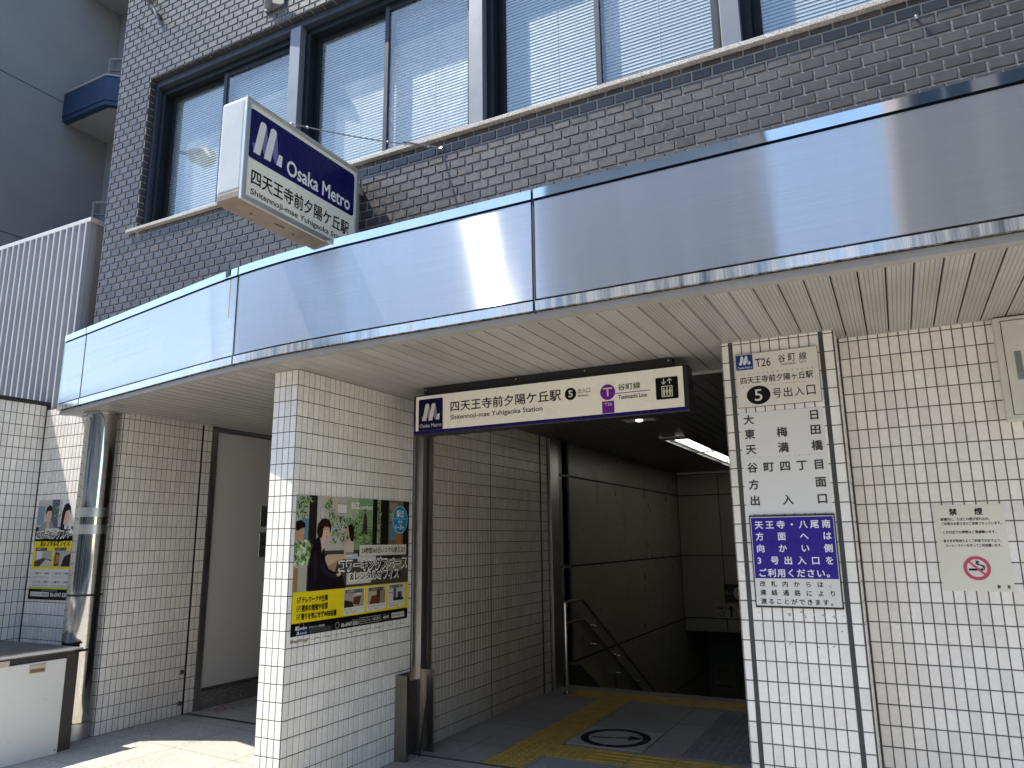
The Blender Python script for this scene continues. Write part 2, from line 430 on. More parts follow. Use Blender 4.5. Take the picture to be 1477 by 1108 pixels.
SHIFT = ((0, 0), (1, 0), (-1, 0), (0, 1), (0, -1), (.7, .7), (-.7, .7), (.7, -.7), (-.7, -.7), (.5, 0), (-.5, 0), (0, .5), (0, -.5), (.9, .4), (-.9, .4), (.9, -.4), (-.9, -.4), (.4, .9), (-.4, .9), (.4, -.9), (-.4, -.9))
class MB:
    def __init__(s): s.v = []; s.f = []; s.m = []; s.sm = []; s.mats = []
    def mi(s, mat):
        if mat not in s.mats: s.mats.append(mat)
        return s.mats.index(mat)
    def add(s, vs, fs, mat, smooth=False):
        b = len(s.v); i = s.mi(mat)
        s.v += [tuple(p) for p in vs]
        for f in fs:
            s.f.append(tuple(b + k for k in f)); s.m.append(i); s.sm.append(smooth)
    def quad(s, a, b, c, d, mat): s.add((a, b, c, d), ((0, 1, 2, 3),), mat)
    def box(s, x0, y0, z0, x1, y1, z1, mat):
        if x0 > x1: x0, x1 = x1, x0
        if y0 > y1: y0, y1 = y1, y0
        if z0 > z1: z0, z1 = z1, z0
        vs = [(x, y, z) for z in (z0, z1) for y in (y0, y1) for x in (x0, x1)]
        s.add(vs, ((0, 2, 3, 1), (4, 5, 7, 6), (0, 1, 5, 4), (2, 6, 7, 3), (0, 4, 6, 2), (1, 3, 7, 5)), mat)
    def fbox(s, F, u0, v0, u1, v1, h0, h1, mat):
        vs = [F(u, v, h) for h in (h0, h1) for v in (v0, v1) for u in (u0, u1)]
        s.add(vs, ((0, 2, 3, 1), (4, 5, 7, 6), (0, 1, 5, 4), (2, 6, 7, 3), (0, 4, 6, 2), (1, 3, 7, 5)), mat)
    def cbox(s, F, u0, v0, u1, v1, h0, h1, mat, c=0.004):
        """box with chamfered front edges"""
        vs = [F(u, v, h0) for u, v in ((u0, v0), (u1, v0), (u1, v1), (u0, v1))]
        vs += [F(u, v, h1 - c) for u, v in ((u0, v0), (u1, v0), (u1, v1), (u0, v1))]
        vs += [F(u, v, h1) for u, v in ((u0 + c, v0 + c), (u1 - c, v0 + c), (u1 - c, v1 - c), (u0 + c, v1 - c))]
        fs = [(3, 2, 1, 0), (8, 9, 10, 11)]
        for k in range(4):
            j = (k + 1) % 4
            fs += [(k, j, 4 + j, 4 + k), (4 + k, 4 + j, 8 + j, 8 + k)]
        s.add(vs, fs, mat)
    def rect(s, F, u0, v0, u1, v1, h, mat):
        s.add((F(u0, v0, h), F(u1, v0, h), F(u1, v1, h), F(u0, v1, h)), ((0, 1, 2, 3),), mat)
    def poly(s, F, pts, h, mat):
        s.add([F(u, v, h) for u, v in pts], (tuple(range(len(pts))),), mat)
    def disc(s, F, u, v, ru, rv, h, mat, n=40):
        s.poly(F, [(u + ru * math.cos(2 * math.pi * k / n), v + rv * math.sin(2 * math.pi * k / n)) for k in range(n)], h, mat)
    def ring(s, F, u, v, r0, r1, h, mat, n=48):
        vs = []
        for k in range(n):
            a = 2 * math.pi * k / n
            vs += [F(u + r0 * math.cos(a), v + r0 * math.sin(a), h), F(u + r1 * math.cos(a), v + r1 * math.sin(a), h)]
        s.add(vs, [(2 * k, 2 * k + 1, (2 * k + 3) % (2 * n), (2 * k + 2) % (2 * n)) for k in range(n)], mat)
    def rrect(s, F, u0, v0, u1, v1, r, h, mat, n=6):
        pts = []
        for cu, cv, a0 in ((u1 - r, v1 - r, 0), (u0 + r, v1 - r, 90), (u0 + r, v0 + r, 180), (u1 - r, v0 + r, 270)):
            for k in range(n + 1):
                a = RAD(a0 + 90 * k / n); pts.append((cu + r * math.cos(a), cv + r * math.sin(a)))
        s.poly(F, pts, h, mat)
    def text(s, F, body, u0, v0, u1, v1, h, mat, bold=0.0):
        """lettering stretched to fill the rectangle u0..u1, v0..v1"""
        vs, fs = glyphs(body, 0)
        xs = [p[0] for p in vs]; ys = [p[1] for p in vs]
        x0, x1, y0, y1 = min(xs), max(xs), min(ys), max(ys)
        ku = (u1 - u0) / (x1 - x0); kv = (v1 - v0) / max(1e-6, y1 - y0)
        d = bold * .9
        for k, (sx, sy) in enumerate(SHIFT[:21 if d > .05 else 5 if d else 1]):
            s.add([F(u0 + (x - x0 + sx * d) * ku, v0 + (y - y0 + sy * d) * kv, h + k * 1.6e-5) for x, y in vs], fs, mat)
    def spread(s, F, chars, u0, u1, v, size, h, mat, bold=0.02):
        """characters set apart evenly from u0 to u1 on the line v"""
        n = len(chars); d = bold * .9
        for k, c in enumerate(chars):
            if c == ' ': continue
            vs, fs = glyphs(c, 0)
            cu = u0 + size / 2 + (u1 - u0 - size) * (k / (n - 1) if n > 1 else 0)
            for q, (sx, sy) in enumerate(SHIFT[:5 if d else 1]):
                s.add([F(cu + (x - 0.5 + sx * d) * size, v + (y - 0.38 + sy * d) * size, h + q * 1.6e-5) for x, y in vs], fs, mat)
    def tube(s, pts, r, mat, n=10, cap=True):
        pts = [Vector(p) for p in pts]; rings = []
        for i, p in enumerate(pts):
            a = pts[max(0, i - 1)]; b = pts[min(len(pts) - 1, i + 1)]
            t = (b - a).normalized()
            q = Vector((0, 0, 1)) if abs(t.z) < 0.9 else Vector((1, 0, 0))
            e1 = t.cross(q).normalized(); e2 = t.cross(e1)
            rr = r[i] if isinstance(r, (list, tuple)) else r
            rings.append([p + (e1 * math.cos(2 * math.pi * k / n) + e2 * math.sin(2 * math.pi * k / n)) * rr for k in range(n)])
        vs = [q for rg in rings for q in rg]; fs = []
        for i in range(len(pts) - 1):
            for k in range(n):
                j = (k + 1) % n
                fs.append((i * n + k, i * n + j, (i + 1) * n + j, (i + 1) * n + k))
        s.add(vs, fs, mat, True)
        if cap:
            s.add(rings[0], (tuple(range(n)),), mat); s.add(rings[-1], (tuple(range(n - 1, -1, -1)),), mat)
    def cyl(s, x, y, z0, z1, r, mat, n=48, rz=None):
        s.tube([(x, y, z0), (x, y, z1)], r, mat, n)
    def sphere(s, c, r, mat, n=12, sz=1.0):
        c = Vector(c); vs = []; fs = []
        for i in range(1, n):
            for k in range(n):
                a = math.pi * i / n; b = 2 * math.pi * k / n
                vs.append(c + Vector((math.sin(a) * math.cos(b) * r, math.sin(a) * math.sin(b) * r, math.cos(a) * r * sz)))
        for i in range(n - 2):
            for k in range(n):
                j = (k + 1) % n
                fs.append((i * n + k, (i + 1) * n + k, (i + 1) * n + j, i * n + j))
        t = len(vs); vs += [c + Vector((0, 0, r * sz)), c - Vector((0, 0, r * sz))]
        for k in range(n):
            j = (k + 1) % n
            fs.append((t, k, j)); fs.append((t + 1, (n - 2) * n + j, (n - 2) * n + k))
        s.add(vs, fs, mat, True)
    def tiles(s, F, u0, u1, v0, v1, pu, pv, g, mat, uo=0.0, vo=0.0, bond=False, holes=(), h=0.003, bev=0.0018, tilt=0.006):
        """a field of separate raised tiles with joints of width g, cut at the border and round the holes"""
        r0 = math.floor((v0 - vo) / pv) - 1; r1 = math.ceil((v1 - vo) / pv) + 1
        for r in range(r0, r1):
            off = uo + (pu / 2 if bond and r % 2 else 0)
            c0 = math.floor((u0 - off) / pu) - 1; c1 = math.ceil((u1 - off) / pu) + 1
            for c in range(c0, c1):
                a = max(u0, off + c * pu + g / 2); b = min(u1, off + (c + 1) * pu - g / 2)
                d = max(v0, vo + r * pv + g / 2); e = min(v1, vo + (r + 1) * pv - g / 2)
                if b - a < 0.008 or e - d < 0.008: continue
                bad = False
                for (hu0, hv0, hu1, hv1) in holes:
                    if b <= hu0 or a >= hu1 or e <= hv0 or d >= hv1: continue
                    best = max(((hu0 - a) * (e - d), 0), ((b - hu1) * (e - d), 1), ((b - a) * (hv0 - d), 2), ((b - a) * (e - hv1), 3))
                    if best[0] <= 0: bad = True; break
                    if best[1] == 0: b = hu0
                    elif best[1] == 1: a = hu1
                    elif best[1] == 2: e = hv0
                    else: d = hv1
                    if b - a < 0.008 or e - d < 0.008: bad = True; break
                if bad: continue
                tu, tv = random.gauss(0, tilt), random.gauss(0, tilt)
                mu, mv = (a + b) / 2, (d + e) / 2
                vs = [F(u, v, 0) for u, v in ((a, d), (b, d), (b, e), (a, e))]
                vs += [F(u, v, h + (u - mu) * tu + (v - mv) * tv) for u, v in ((a + bev, d + bev), (b - bev, d + bev), (b - bev, e - bev), (a + bev, e - bev))]
                s.add(vs, ((4, 5, 6, 7), (0, 1, 5, 4), (1, 2, 6, 5), (2, 3, 7, 6), (3, 0, 4, 7)), mat)
    def build(s, name, parent=None, label=None, cat=None, group=None, kind=None, bevel=0.0, origin=None):
        if parent is not None: off = Vector(parent['_o'])
        elif origin is not None: off = Vector(origin)
        else:
            xs = [p[0] for p in s.v]; ys = [p[1] for p in s.v]; zs = [p[2] for p in s.v]
            off = Vector(((min(xs) + max(xs)) / 2, (min(ys) + max(ys)) / 2, min(zs)))
        me = bpy.data.meshes.new(name)
        me.from_pydata([(p[0] - off.x, p[1] - off.y, p[2] - off.z) for p in s.v], [], s.f)
        for m in s.mats: me.materials.append(m)
        me.polygons.foreach_set('material_index', s.m)
        me.polygons.foreach_set('use_smooth', s.sm)
        if bevel:
            bm = bmesh.new(); bm.from_mesh(me)
            ed = [e for e in bm.edges if len(e.link_faces) == 2 and e.calc_face_angle(0) > 0.6]
            bmesh.ops.bevel(bm, geom=ed, offset=bevel, segments=2, affect='EDGES', profile=0.6, clamp_overlap=True)
            bm.to_mesh(me); bm.free()
        me.update()
        o = bpy.data.objects.new(name, me); C.objects.link(o)
        o['_o'] = list(off)
        if parent is not None: o.parent = parent
        else: o.location = off
        if label: o['label'] = label
        if cat: o['category'] = cat
        if group: o['group'] = group
        if kind: o['kind'] = kind
        return o

def thing(name, label, cat, loc, group=None):
    o = bpy.data.objects.new(name, None); o.empty_display_size = 0.1
    C.objects.link(o); o.location = loc; o['_o'] = list(loc)
    o['label'] = label; o['category'] = cat
    if group: o['group'] = group
    return o

def part(name, parent, fn, bevel=0.0, label=None):
    if name == 'lettering':                                  # printing belongs to the board it is printed on
        mb, old, nm, lb = PRINTED[parent.name]
        me = old.data; bpy.data.objects.remove(old); bpy.data.meshes.remove(me)
        fn(mb)
    else:
        mb = MB(); fn(mb); nm = name; lb = label
    o = mb.build(nm, parent, label=lb, bevel=bevel)
    if nm in ('board', 'sheet', 'film', 'face') and not bevel: PRINTED[parent.name] = (mb, o, nm, lb)
    return o
PRINTED = {}

def copy_thing(src, loc, label, group=None):
    """a copy of a thing with copies of its parts and their sub-parts"""
    r = src.copy(); C.objects.link(r); r.location = loc; r['label'] = label
    if group: r['group'] = group
    for ch in list(src.children):
        c = ch.copy(); C.objects.link(c); c.parent = r
        for g in list(ch.children):
            d = g.copy(); C.objects.link(d); d.parent = c
    return r

def emblem(mb, F, u0, v0, w, hh, h, white, lilac):
    """the folded-ribbon M of the metro sign"""
    def P(pts, hz, mat): mb.poly(F, [(u0 + x * w, v0 + y * hh) for x, y in pts], hz, mat)
    def stroke(d): return [(.05 + d, 0), (.265 + d, 0), (.42 + d, .90), (.405 + d, .97), (.36 + d, 1), (.28 + d, 1), (.235 + d, .96), (.215 + d, .9)]
    def fold(d): return [(.36 + d, 1), (.41 + d, .97), (.445 + d, .85), (.50 + d, .42), (.47 + d, .12), (.42 + d, .02), (.30 + d, .3)]
    P([(0, .26), (.10, .26), (.17, .02), (.06, .02)], h, lilac)
    P(fold(0), h, lilac); P(fold(.34), h, lilac)
    P(stroke(0), h + .0006, white); P(stroke(.34), h + .0006, white)
    P([(.80, .02), (.98, .02), (1.0, .36), (.87, .36)], h + .0006, white)

ZC = 2.582                                   # underside of the canopy soffit
def fy(x):
    """plan line of the canopy front"""
    t = -2.75 - x
    if t < 0: return 3.165
    if t < 1.3: return 3.165 + 0.18 * t * t / 2.6
    return 3.282 + 0.18 * (t - 1.3)
def gz(x, y=0):
    """the pavement rises slightly to the left"""
    t = min(1, max(0, (-3.6 - x) / 1.6)); return 0.045 * t * t * (3 - 2 * t)

# ================================================================== SETTING: ground, street, stairs
mb = MB()
for (x0, x1, y0, y1) in ((-300, 300, -300, -11.0), (-300, 300, -11.0, 3.0), (-300, -7.5, 3.0, 300), (-0.4, 300, 4.6, 300), (-7.5, -0.4, 16.5, 300)):
    mb.quad((x0, y0, -.15), (x1, y0, -.15), (x1, y1, -.15), (x0, y1, -.15), M_ASPH)
mb.build('road', kind='structure', origin=(0, 0, -.15))
mb = MB()
for x in range(-60, 60, 8): mb.box(x, -7.07, -.146, x + 4, -6.93, -.1455, M_WPAINT)
mb.build('road_marking', kind='structure')
mb = MB()
mb.box(-60, -14.5, -.3, 60, -11.0, 0.0, M_PAVE)
mb.build('far_pavement', kind='structure')

def sheet(mb, x0, x1, y0, y1, nx, ny, zf, mat):
    b = []
    for j in range(ny + 1):
        for i in range(nx + 1):
            x = x0 + (x1 - x0) * i / nx; y = y0 + (y1 - y0) * j / ny
            b.append((x, y, zf(x, y)))
    mb.add(b, [(j * (nx + 1) + i, j * (nx + 1) + i + 1, (j + 1) * (nx + 1) + i + 1, (j + 1) * (nx + 1) + i) for j in range(ny) for i in range(nx)], mat, True)
mb = MB()
sheet(mb, -30, -7.5, -3.2, 4.0, 4, 4, gz, M_PAVE)
sheet(mb, -7.5, -3.3, -3.2, 4.79, 42, 4, gz, M_PAVE)
sheet(mb, -3.3, 30, -3.2, 4.735, 4, 4, lambda x, y: 0.0, M_PAVE)
mb.box(-30, -3.35, -.3, 30, -3.2, 0.0, M_CONC)
mb.build('pavement', kind='structure', origin=(0, 0, 0))
mb = MB()
sheet(mb, -3.32, -0.78, 4.755, 7.55, 2, 2, lambda x, y: 0.0, M_FLOOR)
mb.build('passage_floor', kind='structure')
mb = MB()
sheet(mb, -5.75, -3.45, 4.79, 8.0, 20, 2, gz, M_PAVE)
mb.build('alcove_floor', kind='structure')
mb = MB()
mb.box(-3.32, 4.735, -.05, -0.78, 4.755, 0.004, M_STRINGER)
sheet(mb, -5.75, -3.45, 4.765, 4.805, 20, 1, lambda x, y: gz(x) + .004, M_STRINGER)
mb.build('drain_groove', kind='structure')
mb = MB()
z, y = 0.0, 7.55
while z > -2.55:
    mb.box(-3.3, y, z - .32, -0.8, y + .31, z - .16, M_STAIR)
    mb.box(-3.3, y + .002, z - .1605, -0.8, y + .045, z - .156, M_STRINGER)
    z -= .16; y += .29
mb.box(-3.3, y, z - .16, -0.8, 16.5, z, M_FLOOR)
mb.build('stairs', kind='structure')
ZL = z

# ================================================================== TILED WALLS AND PILLARS
# free-standing wall with the big poster
mb = MB()
mb.box(-3.5, 3.44, -.05, -3.3, 4.72, 2.72, M_GROUT)
mb.tiles(side(-3.3, 0, 0), 3.445, 4.715, 0, 2.66, .05, .1, .005, M_TILE, uo=3.442, vo=.082)
mb.tiles(front(0, 3.44, 0), -3.498, -3.302, 0, 2.66, .05, .1, .005, M_TILE, uo=-3.3, vo=.082)
mb.tiles(sideL(-3.5, 0, 0), -4.715, -3.445, 0, 2.66, .05, .1, .005, M_TILE, uo=-3.442, vo=.082)
mb.build('tiled_wall', label='free-standing white tiled wall end carrying the big landscape poster', cat='wall')

# passage wall behind the rolling shutter track
mb = MB()
mb.box(-3.5, 4.965, -3, -3.3, 7.21, 2.72, M_GROUT)
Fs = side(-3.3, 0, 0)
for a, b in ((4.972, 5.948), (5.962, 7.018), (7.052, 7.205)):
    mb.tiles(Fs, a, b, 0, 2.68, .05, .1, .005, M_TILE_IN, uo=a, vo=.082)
mb.build('tiled_wall', label='shaded long tiled wall inside the passage with dark vertical expansion joints', cat='wall')

# narrow pillar with the notices
mb = MB()
mb.box(-.8, 4.18, -.05, -.205, 4.62, 2.72, M_GROUT)
Fp = front(0, 4.18, 0)
for a, b, uo in ((-.798, -.760, -.799), (-.739, -.281, -.739), (-.262, -.207, -.262)):
    mb.tiles(Fp, a, b, 0, 2.68, .0509, .1, .005, M_TILE, uo=uo, vo=.068)
mb.fbox(Fp, -.760, 0, -.739, 2.66, 0, .0012, M_DARK)
mb.fbox(Fp, -.281, 0, -.262, 2.66, 0, .0012, M_DARK)
mb.tiles(side(-.205, 0, 0), 4.185, 4.395, 0, 2.66, .05, .1, .005, M_TILE, uo=4.185, vo=.068)
mb.tiles(sideL(-.8, 0, 0), -4.6, -4.185, 0, 2.66, .05, .1, .005, M_TILE, uo=-4.185, vo=.068)
for zz, n_ in ((1.105, 11), (.955, 10), (1.08, 5)):           # smudges where old notices came off
    for k in range(n_):
        if zz == 1.08: u, v = -.306 + random.gauss(0, .006), 1.10 - .035 * k
        else: u, v = -.70 + .04 * k + random.gauss(0, .008), zz + random.gauss(0, .006)
        r_ = random.uniform(.006, .013)
        mb.poly(Fp, [(u + r_ * random.uniform(.4, 1.1) * math.cos(a * .7), v + r_ * random.uniform(.3, 1.0) * math.sin(a * .7)) for a in range(9)], .0030 + k * 1e-5, ink(random.choice(['b9b8b1', 'c4c3bc', 'b0afa8'])))
mb.build('tiled_pillar', label='narrow white tiled pillar covered with station notices', cat='pillar')

mb = MB()
mb.box(-.204, 4.4, -.05, 6, 4.6, 2.72, M_GROUT)
mb.tiles(front(0, 4.4, 0), -.196, 5.98, 0, 2.68, .05, .1, .005, M_TILE, uo=-.196, vo=.061)
mb.build('tiled_wall', label='wide white tiled wall right of the notice pillar with the no smoking sheet', cat='wall')

# wall behind the steel column, with an expansion joint and two steel plugs
lw = thing('tiled_wall', 'white tiled side wall between the steel column and the sliding door', 'wall', (-5.82, 4.4, 0))
def f(mb):
    mb.box(-5.95, 3.945, -.05, -5.72, 4.868, 2.72, M_GROUT)
    Fl = side(-5.72, 0, 0)
    mb.tiles(Fl, 3.95, 4.75, 0.03, 2.68, .05, .1, .005, M_TILE, uo=3.95, vo=.045)
    mb.tiles(Fl, 4.768, 4.864, 0.03, 2.68, .05, .1, .005, M_TILE, uo=4.768, vo=.045)
    mb.fbox(Fl, 4.75, .03, 4.768, 2.66, 0, .001, M_BLACK)
    mb.tiles(front(0, 3.945, 0), -5.95, -5.722, 0.03, 2.68, .05, .1, .005, M_TILE, uo=-5.72, vo=.045)
part('tiled_face', lw, f)
for zz in (.4, .141):
    def f(mb, zz=zz):
        mb.tube([(-5.717, 4.718, zz), (-5.705, 4.718, zz)], .021, M_STEEL, 20)
        mb.tube([(-5.706, 4.718, zz), (-5.701, 4.718, zz)], .012, M_DARK, 12)
    part('bolt', lw, f)

# wall facing the street behind the column and the low wall running towards us
mb = MB()
mb.box(-6.72, 3.88, -.05, -5.952, 4.1, 2.70, M_GROUT)
mb.tiles(front(0, 3.88, 0), -6.70, -5.96, 0.0, 2.69, .05, .1, .005, M_TILE, uo=-6.72, vo=.035)
mb.build('tiled_wall', label='white tiled back wall in the corner left of the steel column', cat='wall')
wl = thing('boundary_wall', 'white tiled boundary wall at the left edge under the ribbed metal screen', 'wall', (-6.85, 3.0, 0))
def f(mb):
    mb.box(-6.98, 2.3, -.05, -6.72, 4.1, 2.735, M_GROUT)
    mb.tiles(side(-6.72, 0, 0), 2.31, 3.876, 0, 2.73, .05, .1, .005, M_TILE, uo=3.88, vo=.035)
    mb.tiles(front(0, 2.3, 0), -6.975, -6.725, 0, 2.73, .05, .1, .005, M_TILE, uo=-6.72, vo=.035)
part('tiled_face', wl, f)
part('coping', wl, lambda mb: mb.box(-7.0, 2.28, 2.736, -6.70, 4.12, 2.765, M_BLKMETAL), bevel=.004)

# passage panel walls
pw = thing('panel_wall', 'beige panelled stair wall on the left inside the dark passage', 'wall', (-3.4, 10, -2.6))
def f(mb):
    mb.box(-3.5, 7.47, -3, -3.31, 16.5, 2.72, M_BLACK)
    Fw = side(-3.31, 0, 0)
    ys = [7.505, 7.755] + [7.755 + .972 * k for k in range(1, 10)]
    zs = [-2.81, -1.81, -.81, .19, 1.2, 2.2, 2.66]
    for i in range(len(ys) - 1):
        for j in range(len(zs) - 1):
            mb.cbox(Fw, ys[i] + .004, zs[j] + .011, ys[i + 1] - .004, zs[j + 1] - .011, 0, .01, M_PANEL, .002)
part('wall_panels', pw, f)
def f(mb):
    pts = [(7.505, -.2), (7.505, .145), (7.92, .145)]
    yy = 7.92; zz = .145
    pts += [(12.7, .145 - (12.7 - 7.92) * .552), (12.7, -2.9), (7.9, -.4)]
    a = [Vector((-3.30, p, q)) for p, q in pts]; b = [Vector((-3.272, p, q)) for p, q in pts]
    n = len(pts)
    mb.add(b, (tuple(range(n)),), M_STRINGER); mb.add(a, (tuple(range(n - 1, -1, -1)),), M_STRINGER)
    mb.add(a + b, [(k, (k + 1) % n, n + (k + 1) % n, n + k) for k in range(n)], M_STRINGER)
part('stair_stringer', pw, f)
bw = thing('panel_wall', 'beige panelled end wall high above the descending stairs', 'wall', (-2, 12.6, 0))
def f(mb):
    mb.box(-3.305, 12.512, 0, -.8, 12.75, 2.72, M_BLACK)
    Fb = front(0, 12.51, 0)
    xs = [-3.295, -2.61, -1.61, -.82]; zs = [0.0, .215, 1.2, 2.19, 2.54]
    for i in range(3):
        for j in range(4):
            mb.cbox(Fb, xs[i] + .007, zs[j] + .009, xs[i + 1] - .007, zs[j + 1] - .009, 0, .01, M_PANEL, .002)
    mb.fbox(Fb, -3.295, 2.545, -.82, 2.575, 0, .015, M_STEEL)
part('wall_panels', bw, f)
mb = MB()
mb.box(-3.3, 14.0, ZL, -.8, 14.2, 0.0, M_PANEL)
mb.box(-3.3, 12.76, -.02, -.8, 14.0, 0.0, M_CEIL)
mb.build('lower_wall', label='dim end wall at the foot of the stairs under the lintel', cat='wall')
mb = MB()
mb.box(-.798, 4.63, -3, -.6, 16.5, 2.72, M_PANEL)
mb.build('panel_wall', label='beige wall on the right side of the passage behind the notice pillar', cat='wall')

# alcove: sliding door in a steel frame on a granite step
ad = thing('sliding_door', 'plain white sliding door in a steel frame above a granite step', 'door', (-5.75, 6.0, 0))
part('door_leaf', ad, lambda mb: mb.box(-5.79, 4.95, .222, -5.742, 7.6, 2.548, M_WHITEDOOR), bevel=.003)
def f(mb):
    mb.box(-5.80, 4.872, .045, -5.715, 4.938, 2.66, M_STEEL)
    mb.box(-5.80, 4.94, 2.552, -5.735, 7.6, 2.568, M_STEEL)
    mb.box(-5.80, 4.94, .195, -5.73, 7.6, .215, M_DARK)
part('door_frame', ad, f, bevel=.003)
def f(mb):
    mb.box(-6.0, 4.872, 0, -5.722, 5.50, .193, M_STEP)
    mb.box(-6.0, 5.504, 0, -5.722, 6.4, .193, M_STEP)
    mb.box(-6.0, 6.404, 0, -5.722, 7.6, .193, M_STEP)
part('step', ad, f, bevel=.003)
mb = MB()
mb.box(-5.95, 7.6, -.05, -3.3, 7.8, 2.72, M_STUCCO2)
mb.build('alcove_wall', label='plain pale rendered end wall of the alcove behind the poster wall', cat='wall')
def f(mb):
    mb.cbox(side(-5.742, 0, 0), 5.54, 1.66, 5.66, 1.86, 0, .012, M_STEEL)
    mb.cbox(side(-5.742, 0, 0), 5.54, 1.36, 5.66, 1.60, 0, .012, M_STEEL)
    mb.tube([(-5.731, 5.60, 1.50), (-5.722, 5.60, 1.50)], .03, M_DARK, 16)
part('lock_plate', ad, f)

# ================================================================== SOFFITS
mb = MB()
x = -6.19
i = 0
while x < 5.9:
    a, b = x, x + (.0995 if x > -3.4 else .0965)
    y0 = max(fy(a), fy(b)) + .055
    yend = 4.84 if a > -3.35 and a < -.75 else (7.6 if a < -3.35 else 4.5)
    if a < -5.75: yend = 3.99
    mb.box(a, y0, ZC, b, yend, ZC + .014, M_SOFFIT)
    x += .106
x = -6.19
while x < 5.9:                       # dark void above the joints, following the curved front
    yend = 4.84 if x > -3.35 and x < -.75 else (7.7 if x < -3.35 else 4.5)
    mb.box(x, max(fy(x), fy(x + .106)) + .06, ZC + .016, x + .106, yend, ZC + .02, M_BLACK); x += .106
sof = mb
cn = thing('canopy', 'long curved stainless steel canopy over the station entrance', 'canopy', (-1.5, 3.5, 2.58))
sof.build('soffit', cn)
JX = [-6.2, -5.8, -3.65, -1.497, 0.66, 2.82, 5.0]
def ribbon(mb, x0, x1, z0, z1, d0, d1, mat, n=None):
    """curved slab following the canopy front; d0,d1 = outward offset of back and front face"""
    n = n or max(2, int((x1 - x0) / .06))
    fr = []; bk = []
    for k in range(n + 1):
        x = x0 + (x1 - x0) * k / n
        e = .01; L = math.hypot((fy(x + e) - fy(x - e)) / (2 * e), 1)
        nvec = Vector(((fy(x + e) - fy(x - e)) / (2 * e) / L, -1 / L, 0))
        p = Vector((x, fy(x), 0))
        fr.append(p + nvec * d1); bk.append(p + nvec * d0)
    def strip(A, B, mt, sm=True):
        vs = A + B; m = len(A)
        mb.add(vs, [(k, k + 1, m + k + 1, m + k) for k in range(m - 1)], mt, sm)
    up = lambda L, z: [Vector((p.x, p.y, z)) for p in L]
    strip(up(fr, z0), up(fr, z1), mat)
    strip(up(bk, z1), up(bk, z0), mat)
    strip(up(fr, z1), up(bk, z1), mat); strip(up(bk, z0), up(fr, z0), mat)
    for e in (0, -1):
        mb.add((up(fr, z0)[e], up(fr, z1)[e], up(bk, z1)[e], up(bk, z0)[e]), ((0, 1, 2, 3),), mat)
for k in range(len(JX) - 1):
    a, b = JX[k] + (.007 if k else 0), JX[k + 1] - .007
    part('fascia_panel', cn, lambda mb: ribbon(mb, a + .003, b - .003, 2.672, 3.197, -.02, 0.0, M_FASCIA))
    part('top_trim', cn, lambda mb: ribbon(mb, a, b, 3.209, 3.262, -.06, .006, M_MIRROR))
    part('bottom_trim', cn, lambda mb: ribbon(mb, a, b, 2.611, 2.660, -.022, .006, M_MIRROR2))
def f(mb):
    ribbon(mb, -6.19, 5.0, 2.60, 3.24, -.05, -.022, M_DARK)
    ribbon(mb, -6.19, 5.0, 2.574, 2.606, -.075, -.014, M_RETMETAL)
    for k in range(1, len(JX) - 1):
        ribbon(mb, JX[k] - .004, JX[k] + .004, 2.60, 3.262, -.03, -.002, M_DARK, 2)
part('joint_backing', cn, f)
def f(mb):
    mb.box(-6.21, fy(-6.2) - .001, 2.611, -6.195, 3.90, 3.262, M_FASCIA)
    mb.add([(-6.19, fy(-6.2) + .06, 3.235), (-2.7, 3.225, 3.235), (5, 3.225, 3.235), (5, 3.9, 3.235), (-6.19, 3.9, 3.235)], ((0, 1, 2, 3, 4),), M_CONC)
part('roof_sheet', cn, f)

part('clip', cn, lambda mb: ribbon(mb, -3.775, -3.735, 3.222, 3.268, .006, .012, M_BLKMETAL, 2))
part('rust_streak', cn, lambda mb: (ribbon(mb, -3.738, -3.724, 3.06, 3.196, -.002, .0006, plain('rust_film', (.30, .25, .13), .5), 2), ribbon(mb, -3.736, -3.728, 2.93, 3.06, -.002, .0006, plain('rust_film', (.30, .25, .13), .5), 2)))

# dark inner ceiling of the passage
pc = thing('passage_ceiling', 'dark slatted ceiling inside the station passage', 'ceiling', (-2, 8.6, ZC))
def f(mb):
    x = -3.31
    while x < -.75:
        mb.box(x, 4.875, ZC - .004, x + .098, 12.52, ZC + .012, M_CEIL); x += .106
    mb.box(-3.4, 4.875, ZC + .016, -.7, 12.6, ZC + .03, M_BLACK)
part('slats', pc, f)
part('edge_trim', pc, lambda mb: mb.box(-3.3, 4.842, ZC - .012, -.8, 4.873, ZC + .02, M_CAPMETAL))
# recessed strip light with four tubes
cl = thing('ceiling_light', 'long recessed strip light with bright tubes in the dark passage ceiling', 'ceiling light', (-2.1, 9.7, ZC - .05))
def f(mb):
    x0, x1, y0, y1, zt, zb = -2.21, -1.93, 7.75, 12.0, ZC + .01, ZC - .034
    mb.box(x0, y0, zb, x0 + .012, y1, zt, M_ALU); mb.box(x1 - .012, y0, zb, x1, y1, zt, M_ALU)
    mb.box(x0 + .012, y0, zb, x1 - .012, y0 + .2, zb + .012, M_ALU)
    for yy in (9.3, 10.75): mb.box(x0 + .012, yy, zb, x1 - .012, yy + .07, zb + .012, M_ALU)
    mb.box(x0, y0 + .2, zt - .022, x1, y1, zt - .012, M_WHITEDOOR)
part('housing', cl, f)
for (y0, y1) in ((8.0, 9.25), (9.42, 10.7), (10.87, 11.9)):
    def f(mb): 
        mb.box(-2.10, y0, ZC - .033, -2.045, y1, ZC - .018, M_LAMP)
        mb.box(-2.0, y0, ZC - .033, -1.985, y1, ZC - .018, M_LAMP)
    part('tube', cl, f)
el = thing('emergency_light', 'flat square emergency lamp on the passage ceiling behind the hanging sign', 'emergency light', (-2.03, 6.47, ZC - .03))
